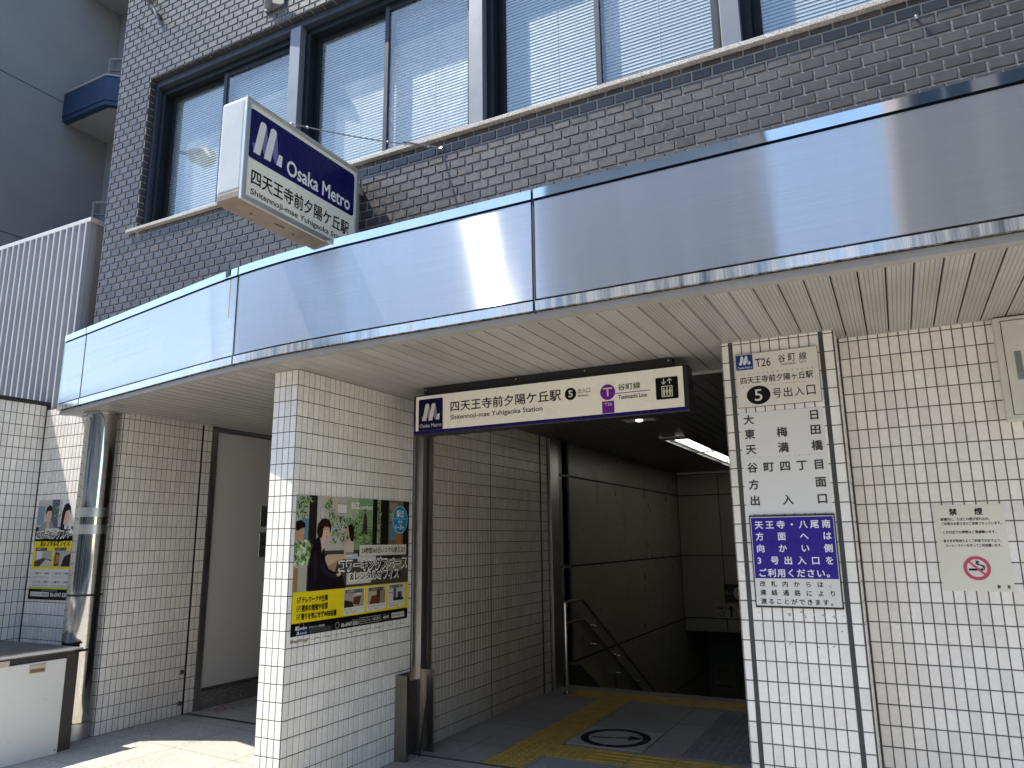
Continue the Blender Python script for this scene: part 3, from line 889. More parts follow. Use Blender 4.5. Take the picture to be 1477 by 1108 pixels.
part('plate', el, lambda mb: mb.box(-2.17, 6.36, ZC - .022, -1.88, 6.58, ZC - .006, M_CAPMETAL), bevel=.004)
part('bulb', el, lambda mb: mb.sphere((-2.02, 6.47, ZC - .022), .035, M_LAMP, 12, .5))

# ================================================================== SHUTTER TRACKS, GUARD, COLUMN, RAILS
st = thing('shutter_track', 'tall stainless shutter guide rail between the poster wall and the passage tiles', 'shutter track', (-3.28, 4.84, 0))
def f(mb):
    mb.box(-3.42, 4.722, 0, -3.285, 4.80, ZC - .002, M_STEEL)
    mb.box(-3.42, 4.80, 0, -3.262, 4.855, ZC - .002, M_STEEL)
    mb.box(-3.42, 4.905, 0, -3.272, 4.962, ZC - .002, M_STEEL)
part('rail', st, f, bevel=.003)
part('slot', st, lambda mb: mb.box(-3.42, 4.856, 0, -3.36, 4.904, ZC - .002, M_BLACK))
mb = MB()
mb.box(-3.5, 7.215, -.01, -3.262, 7.43, ZC - .006, M_STEEL); mb.box(-3.5, 7.432, -.01, -3.275, 7.468, ZC - .006, M_BLKMETAL)
mb.build('steel_pilaster', label='stainless steel corner post where the passage tiles end', cat='post', bevel=.003)
gd = thing('rail_guard', 'knee-high folded steel guard at the foot of the shutter rail', 'guard', (-3.25, 4.7, 0))
def f(mb):
    mb.box(-3.297, 4.545, 0, -3.292, 4.845, .565, M_GUARD)
    mb.box(-3.295, 4.54, 0, -3.20, 4.552, .565, M_GUARD)
    mb.box(-3.295, 4.84, 0, -3.17, 4.85, .565, M_GUARD)
    mb.box(-3.212, 4.552, 0, -3.205, 4.575, .56, M_GUARD)
part('channel', gd, f, bevel=.002)
def f(mb):
    a = [(-3.19, 4.80, 0), (-3.18, 4.81, 0), (-3.18, 4.84, .56), (-3.19, 4.835, .56)]
    mb.add([(-3.205, 4.70, .002), (-3.195, 4.70, .002), (-3.185, 4.825, .555), (-3.195, 4.825, .555), (-3.205, 4.72, .002), (-3.195, 4.72, .002), (-3.185, 4.845, .555), (-3.195, 4.845, .555)],
           ((0, 1, 2, 3), (4, 7, 6, 5), (0, 4, 5, 1), (3, 2, 6, 7), (1, 5, 6, 2), (0, 3, 7, 4)), M_GUARD)
part('lip', gd, f)
part('liner', gd, lambda mb: mb.box(-3.291, 4.556, .004, -3.284, 4.835, .50, M_CABDK))

sc = thing('steel_column', 'polished round stainless column with matt bands holding the canopy corner', 'column', (-5.85, 3.85, gz(-5.85)))
CX, CY, CR = -5.85, 3.85, .131
part('shaft', sc, lambda mb: mb.cyl(CX, CY, 1.12, ZC - .005, CR, M_COLUMN, 64))
part('lower_shaft', sc, lambda mb: mb.cyl(CX, CY, .17, 1.105, CR + .001, M_COLUMN, 64))
part('base_band', sc, lambda mb: mb.cyl(CX, CY, .03, .165, CR + .003, M_COLBAND, 64))
for zz in (1.72, 1.585):
    part('matt_band', sc, lambda mb: mb.cyl(CX, CY, zz, zz + .075, CR + .0012, M_COLBAND, 64))
part('collar', sc, lambda mb: mb.cyl(CX, CY, 1.105, 1.12, CR - .004, M_BLACK, 48))
part('ceiling_ring', sc, lambda mb: mb.cyl(CX, CY, ZC - .016, ZC - .001, CR + .012, M_STEEL, 48))

hr = thing('handrail', 'double stainless handrail running down the left stair wall', 'handrail', (-3.12, 7.14, 0))
part('post', hr, lambda mb: (mb.cyl(-3.10, 7.14, 0, .86, .021, M_RAIL, 18), mb.cyl(-3.10, 7.14, 0, .012, .045, M_RAIL, 20), mb.sphere((-3.10, 7.14, .86), .021, M_RAIL, 12)))
for (za, y1, nm) in ((.845, 7.86, 'upper_rail'), (.63, 7.88, 'lower_rail')):
    def f(mb):
        mb.tube([(-3.10, 7.14, za), (-3.16, 7.25, za), (-3.215, 7.38, za), (-3.215, y1 - .03, za), (-3.215, y1 + .03, za - .012), (-3.215, 12.3, za - (12.3 - y1) * .552)], .019, M_RAIL, 14)
    part(nm, hr, f)
    for k in range(5):
        yy = 7.47 if k == 0 else 7.55 + .78 * k
        zz = za if yy < y1 else za - (yy - y1) * .552
        def f(mb):
            mb.tube([(-3.295, yy, zz - .07), (-3.225, yy, zz - .07), (-3.215, yy, zz - .06), (-3.215, yy, zz)], .009, M_RAIL, 8)
            mb.tube([(-3.30, yy, zz - .07), (-3.288, yy, zz - .07)], .026, M_RAIL, 14)
        part('bracket', hr, f)
hr2 = thing('handrail', 'handrail post at the right stair head partly hidden by the notice pillar', 'handrail', (-1.31, 6.9, 0))
part('post', hr2, lambda mb: (mb.cyl(-1.31, 6.9, 0, .84, .024, M_RAIL, 18), mb.cyl(-1.31, 6.9, 0, .012, .05, M_RAIL, 20), mb.sphere((-1.31, 6.9, .85), .03, M_RAIL, 12)))
part('rail', hr2, lambda mb: (mb.tube([(-1.31, 6.9, .83), (-1.15, 7.3, .83), (-1.1, 7.86, .83), (-1.1, 12.3, .83 - 4.44 * .552)], .019, M_RAIL, 12), mb.tube([(-1.31, 6.9, .62), (-1.15, 7.3, .62), (-1.1, 7.86, .62), (-1.1, 12.3, .62 - 4.44 * .552)], .019, M_RAIL, 12)))

# ================================================================== TACTILE PAVING AND FLOOR MARKS
def dot(mb, x, y, z, mat, r=.0115, h=.005):
    n = 8
    vs = [(x + r * math.cos(2 * math.pi * k / n), y + r * math.sin(2 * math.pi * k / n), z) for k in range(n)]
    vs += [(x + r * .62 * math.cos(2 * math.pi * k / n), y + r * .62 * math.sin(2 * math.pi * k / n), z + h) for k in range(n)]
    mb.add(vs, [(k, (k + 1) % n, n + (k + 1) % n, n + k) for k in range(n)] + [tuple(range(n, 2 * n))], mat, False)
def tactile(mb, x0, y0, x1, y1, kind, mat, z=.004):
    """one 30 cm paver with dots or with raised bars along X or Y"""
    g = .0015
    mb.fbox(flat(0, 0, 0), x0 + g, y0 + g, x1 - g, y1 - g, -.01, z, mat)
    if kind == 'dots':
        nx = max(1, round((x1 - x0) / .06)); ny = max(1, round((y1 - y0) / .06))
        for i in range(nx):
            for j in range(ny): dot(mb, x0 + (i + .5) * (x1 - x0) / nx, y0 + (j + .5) * (y1 - y0) / ny, z, mat)
    else:
        for i in range(4):
            if kind == 'y':
                c = x0 + (i + .5) * (x1 - x0) / 4; mb.cbox(flat(0, 0, 0), c - .0125, y0 + .012, c + .0125, y1 - .012, z, z + .005, mat, .003)
            else:
                c = y0 + (i + .5) * (y1 - y0) / 4; mb.cbox(flat(0, 0, 0), x0 + .012, c - .0125, x1 - .012, c + .0125, z, z + .005, mat, .003)
TG = 'yellow tactile paving strips in the passage'
mb = MB()
for k in range(8):
    y0 = 4.765 + .3 * k if k else 4.765
    y1 = min(y0 + .3, 7.05)
    if y1 - y0 < .05: break
    tactile(mb, -2.72, y0, -2.42, y1, 'dots' if k in (0, 1) else 'y', M_YEL)
mb.build('tactile_paving', label='yellow tactile strip leading straight from the street to the stairs', cat='tactile paving', group=TG)
mb = MB()
for k in range(6):
    x0 = -2.42 + .3 * k
    tactile(mb, x0, 5.10, min(x0 + .3, -.81), 5.40, 'dots' if k == 0 else 'x', M_YEL)
mb.build('tactile_paving', label='yellow tactile strip branching off to the right before the arrow tile', cat='tactile paving', group=TG)
mb = MB()
x0 = -3.07
while x0 < -.85:
    tactile(mb, x0, 7.055, min(x0 + .3, -.81), 7.355, 'dots', M_YEL); x0 += .3
mb.build('tactile_paving', label='yellow dotted warning strip along the stair head', cat='tactile paving', group=TG)
mb = MB()
for j in range(5):
    for i in range(2): tactile(mb, -1.53 + .3 * i, 5.46 + .3 * j, -1.23 + .3 * i, 5.76 + .3 * j, 'dots', M_GREYT, .0035)
mb.build('dotted_tiles', label='grey dotted floor tiles beside the arrow tile', cat='floor tile')
mb = MB()
Fa = flat(0, 0, .006)
mb.fbox(flat(0, 0, 0), -2.395, 5.465, -1.80, 6.01, -.002, .006, ink('b4b0a8'))
K = ink('171b2b', .6)
mb.ring(Fa, -2.1, 5.74, .207, .268, .0008, K)
def seg(p, q, w, mat, h=.0008):
    dx, dy = q[0] - p[0], q[1] - p[1]; L = math.hypot(dx, dy); nx, ny = -dy / L * w / 2, dx / L * w / 2
    mb.poly(Fa, [(p[0] - nx, p[1] - ny), (q[0] - nx, q[1] - ny), (q[0] + nx, q[1] + ny), (p[0] + nx, p[1] + ny)], h, mat)
seg((-2.27, 5.695), (-1.98, 5.77), .034, K)
mb.poly(Fa, [(-1.885, 5.795), (-2.02, 5.835), (-1.99, 5.70)], .0008, K)
mb.rect(Fa, -2.102, 5.465, -2.098, 6.01, .0014, ink('b4b0a8')); mb.rect(Fa, -2.395, 5.739, -1.80, 5.743, .0016, ink('b4b0a8'))
mb.build('arrow_tile', label='pale floor tile with a dark circled arrow pointing right', cat='floor sign')
mb = MB()
Fk = flat(0, 0, .047)
mb.fbox(flat(0, 0, 0), -5.67, 4.90, -5.46, 5.18, .03, .047, ink('b9aca6'))
for (u, v) in ((-5.63, 4.96), (-5.51, 5.13), (-5.50, 4.95), (-5.63, 5.13)): mb.rect(Fk, u - .02, v - .012, u + .02, v + .012, .001, ink('7a3038'))
mb.ring(Fk, -5.565, 5.04, .042, .055, .001, ink('8d3240'))
mb.poly(Fk, [(-5.605, 5.01), (-5.597, 5.0), (-5.525, 5.07), (-5.533, 5.08)], .0018, ink('8d3240'))
mb.build('floor_sticker', label='faded no-smoking sticker on the alcove floor before the sliding door', cat='floor sticker')

# ================================================================== BRICK BUILDING WITH THE RIBBON OF WINDOWS
bb = thing('brick_building', 'dark glazed brick office building with a ribbon of navy framed windows above the canopy', 'building', (-1.5, 6, 0))
BY = 3.9; WX0, WX1, WZ0, WZ1 = -5.745, 4.6, 4.232, 5.73
def f(mb):
    # wall body: below, above and left of the window ribbon, plus the dark brick reveals
    mb.box(-6.2, BY, 2.70, 6, BY + .24, WZ0 - .03, M_BGROUT)
    mb.box(-6.2, BY, WZ1, 6, BY + .24, 9.5, M_BGROUT)
    mb.box(-6.2, BY, WZ0 - .03, WX0, BY + .24, WZ1, M_BGROUT)
    mb.box(WX1, BY, WZ0 - .03, 6, BY + .24, WZ1, M_BGROUT)
    mb.box(-6.2, BY + .24, 2.75, -5.96, 12, 9.5, M_BGROUT)
    mb.box(5.76, BY + .24, 2.75, 6, 12, 9.5, M_BGROUT)
    mb.box(-5.96, 11.8, 2.75, 5.76, 12, 9.5, M_BGROUT)
    mb.box(-6.2, BY, 9.5, 6, 12, 9.7, M_CONC)
    mb.tiles(front(0, BY, 0), -6.2, 5.99, 2.95, 7.4, .118, .0672, .0095, M_BRICK, uo=-3.101, vo=4.031 - .0672 * 30, bond=True,
             holes=((WX0 - .002, WZ0 - .03, WX1 + .002, WZ1 + .002),), h=.0075, bev=.0042, tilt=.008)
    mb.tiles(sideL(-6.2, 0, 0), -8.5, -BY, 2.95, 7.4, .118, .0672, .010, M_BRICK, uo=-BY, vo=4.031 - .0672 * 30, bond=True, h=.0075, bev=.0042, tilt=.008)
    Fr_ = side(WX0 + .001, 0, 0)
    mb.tiles(Fr_, BY - .002, BY + .075, WZ0, WZ1, .118, .0672, .010, M_BRICKDK, uo=BY - .03, vo=4.031, h=.006, bev=.002)
    Fd = Fr((0, 0, WZ1 - .001), (1, 0, 0), (0, -1, 0))
    mb.tiles(Fd, WX0, WX1, -BY - .075, -BY + .002, .118, .2, .010, M_BRICKDK, uo=-3.101, vo=-BY - .1, h=.006, bev=.002)
part('brick_wall', bb, f)
part('sill', bb, lambda mb: mb.box(-5.825, BY - .045, WZ0 - .029, 4.7, BY + .10, WZ0, M_SILL), bevel=.003)
def f(mb):
    mb.box(-5.95, BY + 1.3, 3.0, 5.7, BY + 1.35, 7.5, M_ROOM)
    mb.box(-5.95, BY + .26, 6.2, 5.7, BY + 1.3, 6.25, M_ROOM)
    mb.box(-5.95, BY + .26, 3.3, 5.7, BY + 1.3, 3.35, M_ROOM)
part('room', bb, f)
def f(mb):
    mb.box(WX0 + .012, BY + .045, WZ1 - .075, WX1, BY + .16, WZ1 - .012, M_NAVYL)
    mb.box(WX0 + .012, BY + .05, WZ0 + .001, WX0 + .05, BY + .16, WZ1 - .076, M_NAVYL)
    mb.box(WX0 + .012, BY + .04, WZ0 + .001, WX1, BY + .07, WZ0 + .045, M_NAVYL)
part('frame_flange', bb, f, bevel=.003)
MU = [-5.694, -4.04, -2.33, -0.62, 1.09, 2.80]
for k in range(5):
    a = MU[k] + (.11 if k else 0.0); b = MU[k + 1]
    mid = (a + b) / 2 + (.01 if k else -.02)
    wf = None
    def f(mb):
        mb.box(a, BY + .10, WZ1 - .135, b, BY + .24, WZ1 - .076, M_NAVY)
        mb.box(a, BY + .071, WZ0 + .001, b, BY + .24, WZ0 + .05, M_NAVYL)
        mb.box(a, BY + .09, WZ0 + .05, a + .055, BY + .24, WZ1 - .135, M_NAVY)
        mb.box(b - .03, BY + .12, WZ0 + .05, b, BY + .24, WZ1 - .135, M_NAVY)
    wf = part('window', bb, f, bevel=.002)
    for q, (s0, s1, dy) in enumerate(((a + .055, mid + .03, .165), (mid - .02, b - .03, .125))):
        def f(mb):
            w = .05 if q == 0 else .036
            z0, z1 = WZ0 + .051, WZ1 - .137
            mb.box(s0, BY + dy, z0, s0 + w, BY + dy + .032, z1, M_NAVYL if q else M_NAVY)  # left stile and top rail take the shade-dark navy
            mb.box(s1 - .036, BY + dy, z0, s1, BY + dy + .032, z1, M_NAVYL)
            mb.box(s0 + w, BY + dy, z0, s1 - .036, BY + dy + .032, z0 + .075, M_NAVYL)
            mb.box(s0 + w, BY + dy, z1 - .045, s1 - .036, BY + dy + .032, z1, M_NAVY)
        sash = MB(); f(sash); sash.build('sash', wf, bevel=.002)
        g = MB(); g.rect(front(0, BY + dy + .016, 0), s0 + .03, WZ0 + .1, s1 - .03, WZ1 - .16, 0, M_GLASS if k < 2 else M_GLASS2)
        g.build('pane', wf)
    bl = MB()
    zz = WZ0 + .06
    while zz < WZ1 - .09:
        by = BY + (.215 if k < 2 else .187)
        bl.add([(a + .06, by, zz), (b - .04, by, zz), (b - .04, by + .0045, zz + .020), (a + .06, by + .0045, zz + .020)], ((0, 1, 2, 3),), M_BLIND)
        zz += .0245
    for xx in (a + .5, b - .4): bl.box(xx, by - .002, WZ0 + .06, xx + .0015, by - .0005, WZ1 - .09, M_BLIND)
    bl.build('blind', wf)
    part('mullion', bb, lambda mb: mb.box(MU[k + 1], BY + .03, WZ0 + .046, MU[k + 1] + .11, BY + .2, WZ1 - .076, M_MULL), bevel=.003)

# odds and ends fixed to the brick front
hk = thing('wall_bracket', 'rusty bent conduit stub on the brick corner near the top left', 'bracket', (-5.75, 3.88, 6.4))
def f(mb):
    mb.tube([(-5.93, 3.84, 6.70), (-5.86, 3.84, 6.62), (-5.79, 3.83, 6.545), (-5.765, 3.845, 6.50)], [.02, .022, .026, .02], M_RUST, 10)
part('elbow', hk, f)
part('pipe', hk, lambda mb: mb.tube([(-5.765, 3.845, 6.50), (-5.72, 3.85, 6.42), (-5.68, 3.86, 6.345), (-5.665, 3.875, 6.27)], [.014, .013, .013, .01], M_PIPE, 10))
part('clip', hk, lambda mb: mb.box(-5.70, 3.845, 6.345, -5.675, 3.895, 6.375, M_DARK))
mb = MB()
mb.tube([(-5.967, 3.895, 6.35), (-5.967, 3.86, 6.35)], .008, M_DARK, 8); mb.tube([(-5.967, 3.862, 6.35), (-5.967, 3.855, 6.32)], .006, M_DARK, 8)
mb.build('wall_hook', label='tiny dark hook in the brickwork at the upper left corner', cat='hook')
fb = thing('flag_bracket', 'grey flag pole bracket on the bricks above the second window', 'bracket', (-4.2, 3.88, 5.9))
part('plate', fb, lambda mb: mb.box(-4.30, 3.872, 5.88, -4.08, 3.892, 6.12, M_PIPE), bevel=.004)
part('socket', fb, lambda mb: mb.tube([(-4.24, 3.86, 5.88), (-4.16, 3.76, 6.10)], .035, M_PIPE, 14))
mb = MB()
mb.tube([(.35, 3.893, 4.085), (.35, 3.868, 4.085), (.352, 3.860, 4.078), (.352, 3.868, 4.070)], .007, M_ALU, 8)
mb.build('wall_hook', label='small bright screw hook in the bricks right of the windows', cat='hook')

# ================================================================== PROJECTING SIGN
ps = thing('projecting_sign', 'projecting box sign with a navy upper half fixed to the bricks over the canopy', 'sign', (-3.26, 3.3, 3.44))
PX0, PX1, PYA, PYB, PZ0, PZ1 = -3.372, -3.168, 2.765, 3.80, 3.442, 4.10
def f(mb):
    mb.box(PX0, PYA, PZ0 + .05, PX1, PYB, PZ1, M_SIGNBOX)
part('housing', ps, f, bevel=.022)
part('base', ps, lambda mb: mb.box(PX0 + .002, PYA + .002, PZ0, PX1 - .002, PYB - .002, PZ0 + .07, M_SIGNBEIGE), bevel=.018)
for yy in (2.95, 3.3, 3.6): part('screw', ps, lambda mb: mb.tube([(PX0 + .10, yy, PZ0 - .004), (PX0 + .10, yy, PZ0 + .004)], .006, M_DARK, 8))
part('drain_slot', ps, lambda mb: mb.box(PX0 + .115, 3.12, PZ0 - .002, PX0 + .13, 3.2, PZ0 + .004, M_DARK))
def f(mb):
    F = side(PX1 - .002, 0, 0)
    for (u0, v0, u1, v1) in ((PYA + .002, PZ0, PYB, PZ0 + .035), (PYA + .002, PZ1 - .032, PYB, PZ1 - .002), (PYA + .002, PZ0 + .035, PYA + .036, PZ1 - .032), (PYB - .034, PZ0 + .035, PYB, PZ1 - .032)):
        mb.cbox(F, u0, v0, u1, v1, -.01, .012, M_ALU, .004)
part('face_frame', ps, f)
Fs = side(PX1 + .001, 0, 0)
def f(mb):
    mb.rect(Fs, PYA + .03, PZ0 + .03, PYB - .03, PZ1 - .03, .001, M_SIGNLIT)
    mb.rrect(Fs, 2.795, 3.722, 3.756, 4.040, .028, .0018, ink('17174f', .25))
part('face', ps, f)
def f(mb):
    w = ink('e2e2dc', .3); k = ink('0f0f12', .35)
    mb.text(Fs, 'Osaka Metro', 3.112, 3.752, 3.712, 3.852, .0026, w, .022)
    mb.text(Fs, '四天王寺前夕陽ケ丘駅', 2.836, 3.562, 3.712, 3.662, .0026, k, .018)
    mb.text(Fs, 'Shitennoji-mae Yuhigaoka Station', 2.838, 3.488, 3.712, 3.536, .0026, k, .014)
part('lettering', ps, f)
part('emblem', ps, lambda mb: emblem(mb, Fs, 2.825, 3.766, .245, .226, .0026, ink('d9d9d4', .3), ink('6d6d9b', .3)))
def f(mb):
    mb.box(PX0 + .03, PYB - .005, 3.55, PX0 + .08, 3.905, 3.60, M_ALU); mb.box(PX0 + .03, PYB - .005, 3.95, PX0 + .08, 3.905, 4.0, M_ALU)
    mb.box(PX1 - .08, PYB - .005, 3.55, PX1 - .03, 3.905, 3.60, M_ALU); mb.box(PX1 - .08, PYB - .005, 3.95, PX1 - .03, 3.905, 4.0, M_ALU)
    mb.box(PX0 + .06, PYB - .002, 3.5, PX1 - .06, 3.9, 4.05, M_ALU)
part('mount', ps, f)
gw = thing('guy_wire', 'thin steel guy wire from the projecting sign to the bricks', 'wire', (-2.8, 3.5, 4.1))
WA, WB = Vector((-3.165, 3.13, 4.105)), Vector((-2.522, 3.895, 4.144))
def f(mb):
    pts = []
    for k in range(13):
        p = WA.lerp(WB, k / 12); p.z -= .02 * math.sin(math.pi * k / 12); pts.append(p)
    mb.tube(pts, .0022, M_PIPE, 6)
part('cable', gw, f)
def f(mb):
    mb.tube([WA.lerp(WB, t) - Vector((0, 0, .02 * math.sin(math.pi * t) - .003)) for t in (.02, .2, .4, .6, .72)], .0028, M_PIPE, 6)
    for t in (.10, .62, .74, .9): mb.sphere(WA.lerp(WB, t) - Vector((0, 0, .02 * math.sin(math.pi * t))), .0085, M_ALU, 8)
    mb.tube([WA.lerp(WB, .72), WA.lerp(WB, .97)], .0065, M_PIPE, 8)
    mb.tube([WB + Vector((0, .01, -.01)), WB + Vector((.0, -.02, 0))], .014, M_ALU, 10)
    mb.sphere(WA, .012, M_ALU, 8)
part('turnbuckle', gw, f)

# ================================================================== HANGING SIGN
hs = thing('hanging_sign', 'long illuminated station name sign hanging under the canopy soffit', 'sign', (-2, 4.36, 2.23))
HY = 4.30
HX0, HX1, HZ0, HZ1 = -3.012, -1.03, 2.232, 2.522
part('box', hs, lambda mb: mb.box(HX0, HY + .004, HZ0, HX1, HY + .13, HZ1, M_BLKMETAL), bevel=.012)
part('hanger', hs, lambda mb: (mb.box(-2.945, HY + .035, HZ1 - .01, -1.13, HY + .10, ZC - .002, M_BLKMETAL), [mb.tube([(xx, HY + .034, 2.562), (xx, HY + .03, 2.562)], .005, M_ALU, 8) for xx in (-2.93, -2.2, -1.7, -1.15)]), bevel=0)
Fh = front(0, HY, 0)
def f(mb):
    mb.rect(Fh, -2.988, 2.262, -1.058, 2.510, .001, M_HANGLIT)
    mb.rect(Fh, -3.005, 2.240, -1.04, 2.2605, .0014, ink('241a5c', .3))
part('face', hs, f)
def f(mb):
    n = ink('17123f', .3)
    mb.rrect(Fh, -2.964, 2.264, -2.760, 2.487, .012, .0022, n)
    mb.rect(Fh, -2.964, 2.262, -2.760, 2.29, .0024, n)
    emblem(mb, Fh, -2.940, 2.330, .155, .122, .003, ink('d8d4c4', .3), ink('8a86a0', .3))
    mb.text(Fh, 'Osaka Metro', -2.953, 2.283, -2.771, 2.309, .003, ink('c9c6c4', .3), .01)
part('emblem', hs, f)
def f(mb):
    k = ink('14110f', .35)
    mb.text(Fh, '四天王寺前夕陽ケ丘駅', -2.697, 2.377, -1.857, 2.451, .002, k, .016)
    mb.text(Fh, 'Shitennoji-mae Yuhigaoka Station', -2.697, 2.312, -1.99, 2.354, .002, k, .014)
    mb.disc(Fh, -1.789, 2.412, .04, .04, .002, k); mb.text(Fh, '5', -1.803, 2.391, -1.775, 2.434, .0028, ink('d3cfba', .3), .03)
    mb.text(Fh, '出入口', -1.738, 2.409, -1.654, 2.441, .002, k, .008); mb.text(Fh, 'Entrance', -1.738, 2.388, -1.668, 2.401, .002, k, .02)
part('lettering', hs, f)
def f(mb):
    p = ink('6f2b90', .3); w = ink('d3cfba', .3); k = ink('14110f', .35)
    mb.disc(Fh, -1.537, 2.398, .050, .050, .002, p)
    mb.rect(Fh, -1.567, 2.417, -1.507, 2.426, .0028, w); mb.rect(Fh, -1.542, 2.372, -1.532, 2.418, .0028, w)
    mb.rect(Fh, -1.577, 2.264, -1.497, 2.341, .002, p); mb.text(Fh, 'T26', -1.560, 2.312, -1.513, 2.330, .0028, w, .012)
    mb.text(Fh, '谷町線', -1.468, 2.400, -1.324, 2.442, .002, k, .012)
    mb.rect(Fh, -1.487, 2.381, -1.266, 2.386, .002, p)
    mb.text(Fh, 'Tanimachi Line', -1.468, 2.345, -1.286, 2.371, .002, k, .022)
part('line_mark', hs, f)
def f(mb):
    k = ink('121012', .35); w = ink('d3cfba', .3)
    mb.rrect(Fh, -1.228, 2.317, -1.090, 2.452, .008, .002, k)
    u, v = -1.159, 2.331
    mb.rect(Fh, u - .034, v, u + .034, v + .068, .0026, w); mb.rect(Fh, u - .029, v + .006, u + .029, v + .063, .0030, k)
    for d in (-.019, 0, .019):
        mb.disc(Fh, u + d, v + .052, .0055, .0055, .0036, w, 14); mb.rect(Fh, u + d - .0075, v + .026, u + d + .0075, v + .044, .0036, w); mb.rect(Fh, u + d - .005, v + .009, u + d + .005, v + .027, .0036, w)
    for d, up in ((-.018, False), (.018, True)):
        c = u + d; b, t = v + .077, v + .113
        mb.rect(Fh, c - .0025, b, c + .0025, t, .0026, w)
        y0, y1 = (t, t - .014) if up else (b, b + .014)
        for sg in (-1, 1): mb.poly(Fh, [(c, y0), (c + sg * .015, y1), (c + sg * .011, y1 + (-.004 if up else .004)), (c, y0 + (-.007 if up else .007))][::1 if (sg > 0) == up else 1], .0026, w)
part('lift_pictogram', hs, f)

# ================================================================== NOTICES ON THE PILLAR
NF = front(0, 4.18, 0)
nt_ = thing('line_notice', 'white notice plate with a black oval 5 at the top of the pillar', 'notice', (-.51, 4.17, 2.2))
U0, U1, V0, V1 = -.727, -.293, 2.200, 2.503
def uu(t): return U0 + (U1 - U0) * t
def vv(t): return V1 - (V1 - V0) * t
part('board', nt_, lambda mb: (mb.fbox(NF, U0, V0, U1, V1, .0035, .0145, M_BLKMETAL), mb.rect(NF, U0 + .001, V0 + .001, U1 - .001, V1 - .001, .0150, ink('dcd7cd', .4))))
def f(mb):
    n = ink('24407c', .4)
    mb.rrect(NF, uu(.012), vv(.30), uu(.225), vv(.015), .006, .0155, n)
    emblem(mb, NF, uu(.045), vv(.205), (U1 - U0) * .15, .05, .0161, ink('dcd9d4', .4), ink('a9b4cc', .4))
    mb.text(NF, 'Osaka Metro', uu(.03), vv(.275), uu(.21), vv(.235), .0161, ink('c8cbd4', .4), .02)
part('emblem', nt_, f)
def f(mb):
    k = ink('1c1816'); g = ink('6b6460')
    mb.text(NF, 'T26', uu(.255), vv(.27), uu(.44), vv(.115), .0158, k, .005)
    for c, t in (('谷', .535), ('町', .655), ('線', .785)): mb.text(NF, c, uu(t), vv(.225), uu(t + .085), vv(.085), .0158, k, .006)
    mb.text(NF, 'Tanimachi', uu(.55), vv(.29), uu(.735), vv(.235), .0158, g, .0); mb.text(NF, 'Line', uu(.785), vv(.28), uu(.865), vv(.235), .0158, g, .0)
    mb.spread(NF, 'してんのうじまえゆうひがおかえき', uu(.03), uu(.94), vv(.385), .013, .0158, g, 0)
    mb.text(NF, '四天王寺前夕陽ヶ丘駅', uu(.055), vv(.565), uu(.925), vv(.435), .0158, k, .012)
    mb.spread(NF, 'Shitennoji-mae Yuhigaoka', uu(.08), uu(.85), vv(.615), .011, .0158, g, 0)
    mb.disc(NF, uu(.262), vv(.79), .063, .052, .0158, k); mb.text(NF, '5', uu(.215), vv(.895), uu(.305), vv(.685), .0166, ink('dcd7cd'), .008)
    for c, t in (('号', .435), ('出', .565), ('入', .70), ('口', .835)): mb.text(NF, c, uu(t), vv(.87), uu(t + .10), vv(.70), .0158, k, .006)
part('lettering', nt_, f)

for (lab, rows, v0, v1) in (
    ('upper clear sheet on the pillar with grey letters of three station names', (('大   日', 2.132), ('東 梅 田', 2.052), ('天 満 橋', 1.968)), 1.922, 2.171),
    ('lower clear sheet on the pillar with grey letters ending in the word for exit', (('谷町四丁目', 1.868), ('方   面', 1.776), ('出  入  口', 1.69)), 1.616, 1.920)):
    sh = thing('destination_sheet', lab, 'notice', (-.51, 4.17, v0))
    part('film', sh, lambda mb: mb.fbox(NF, -.727, v0, -.294, v1, .0035, .005, M_FILM))
    def f(mb):
        for s_, v in rows:
            cs = [c for c in s_ if c != ' ']
            mb.spread(NF, cs, -.707, -.312, v, .057, .0056, ink('4a4744'), .035)
    part('lettering', sh, f)
pn = thing('direction_notice', 'purple and white notice with a black edge on the pillar', 'notice', (-.5, 4.17, 1.14))
part('board', pn, lambda mb: mb.fbox(NF, -.716, 1.136, -.290, 1.611, .0035, .013, M_BLKMETAL))
def f(mb):
    mb.rect(NF, -.710, 1.146, -.296, 1.602, .0136, ink('d9d7d2', .35))
    mb.rect(NF, -.707, 1.284, -.299, 1.598, .0142, ink('382d88', .35))
part('face', pn, f)
def f(mb):
    w = ink('e6e3e6', .35); k = ink('141214', .35)
    for s_, v in (('天王寺・八尾南', 1.560), ('方面へは', 1.500), ('向かい側', 1.438), ('3号出入口を', 1.376), ('ご利用ください。', 1.312)):
        mb.spread(NF, s_, -.690, -.312, v, .044, .0148, w, .026)
    for s_, v in (('改札内からは、', 1.256), ('連絡通路により', 1.212), ('渡ることができます。', 1.168)):
        mb.spread(NF, s_, -.688, -.318, v, .031, .0142, k, .022)
part('lettering', pn, f)
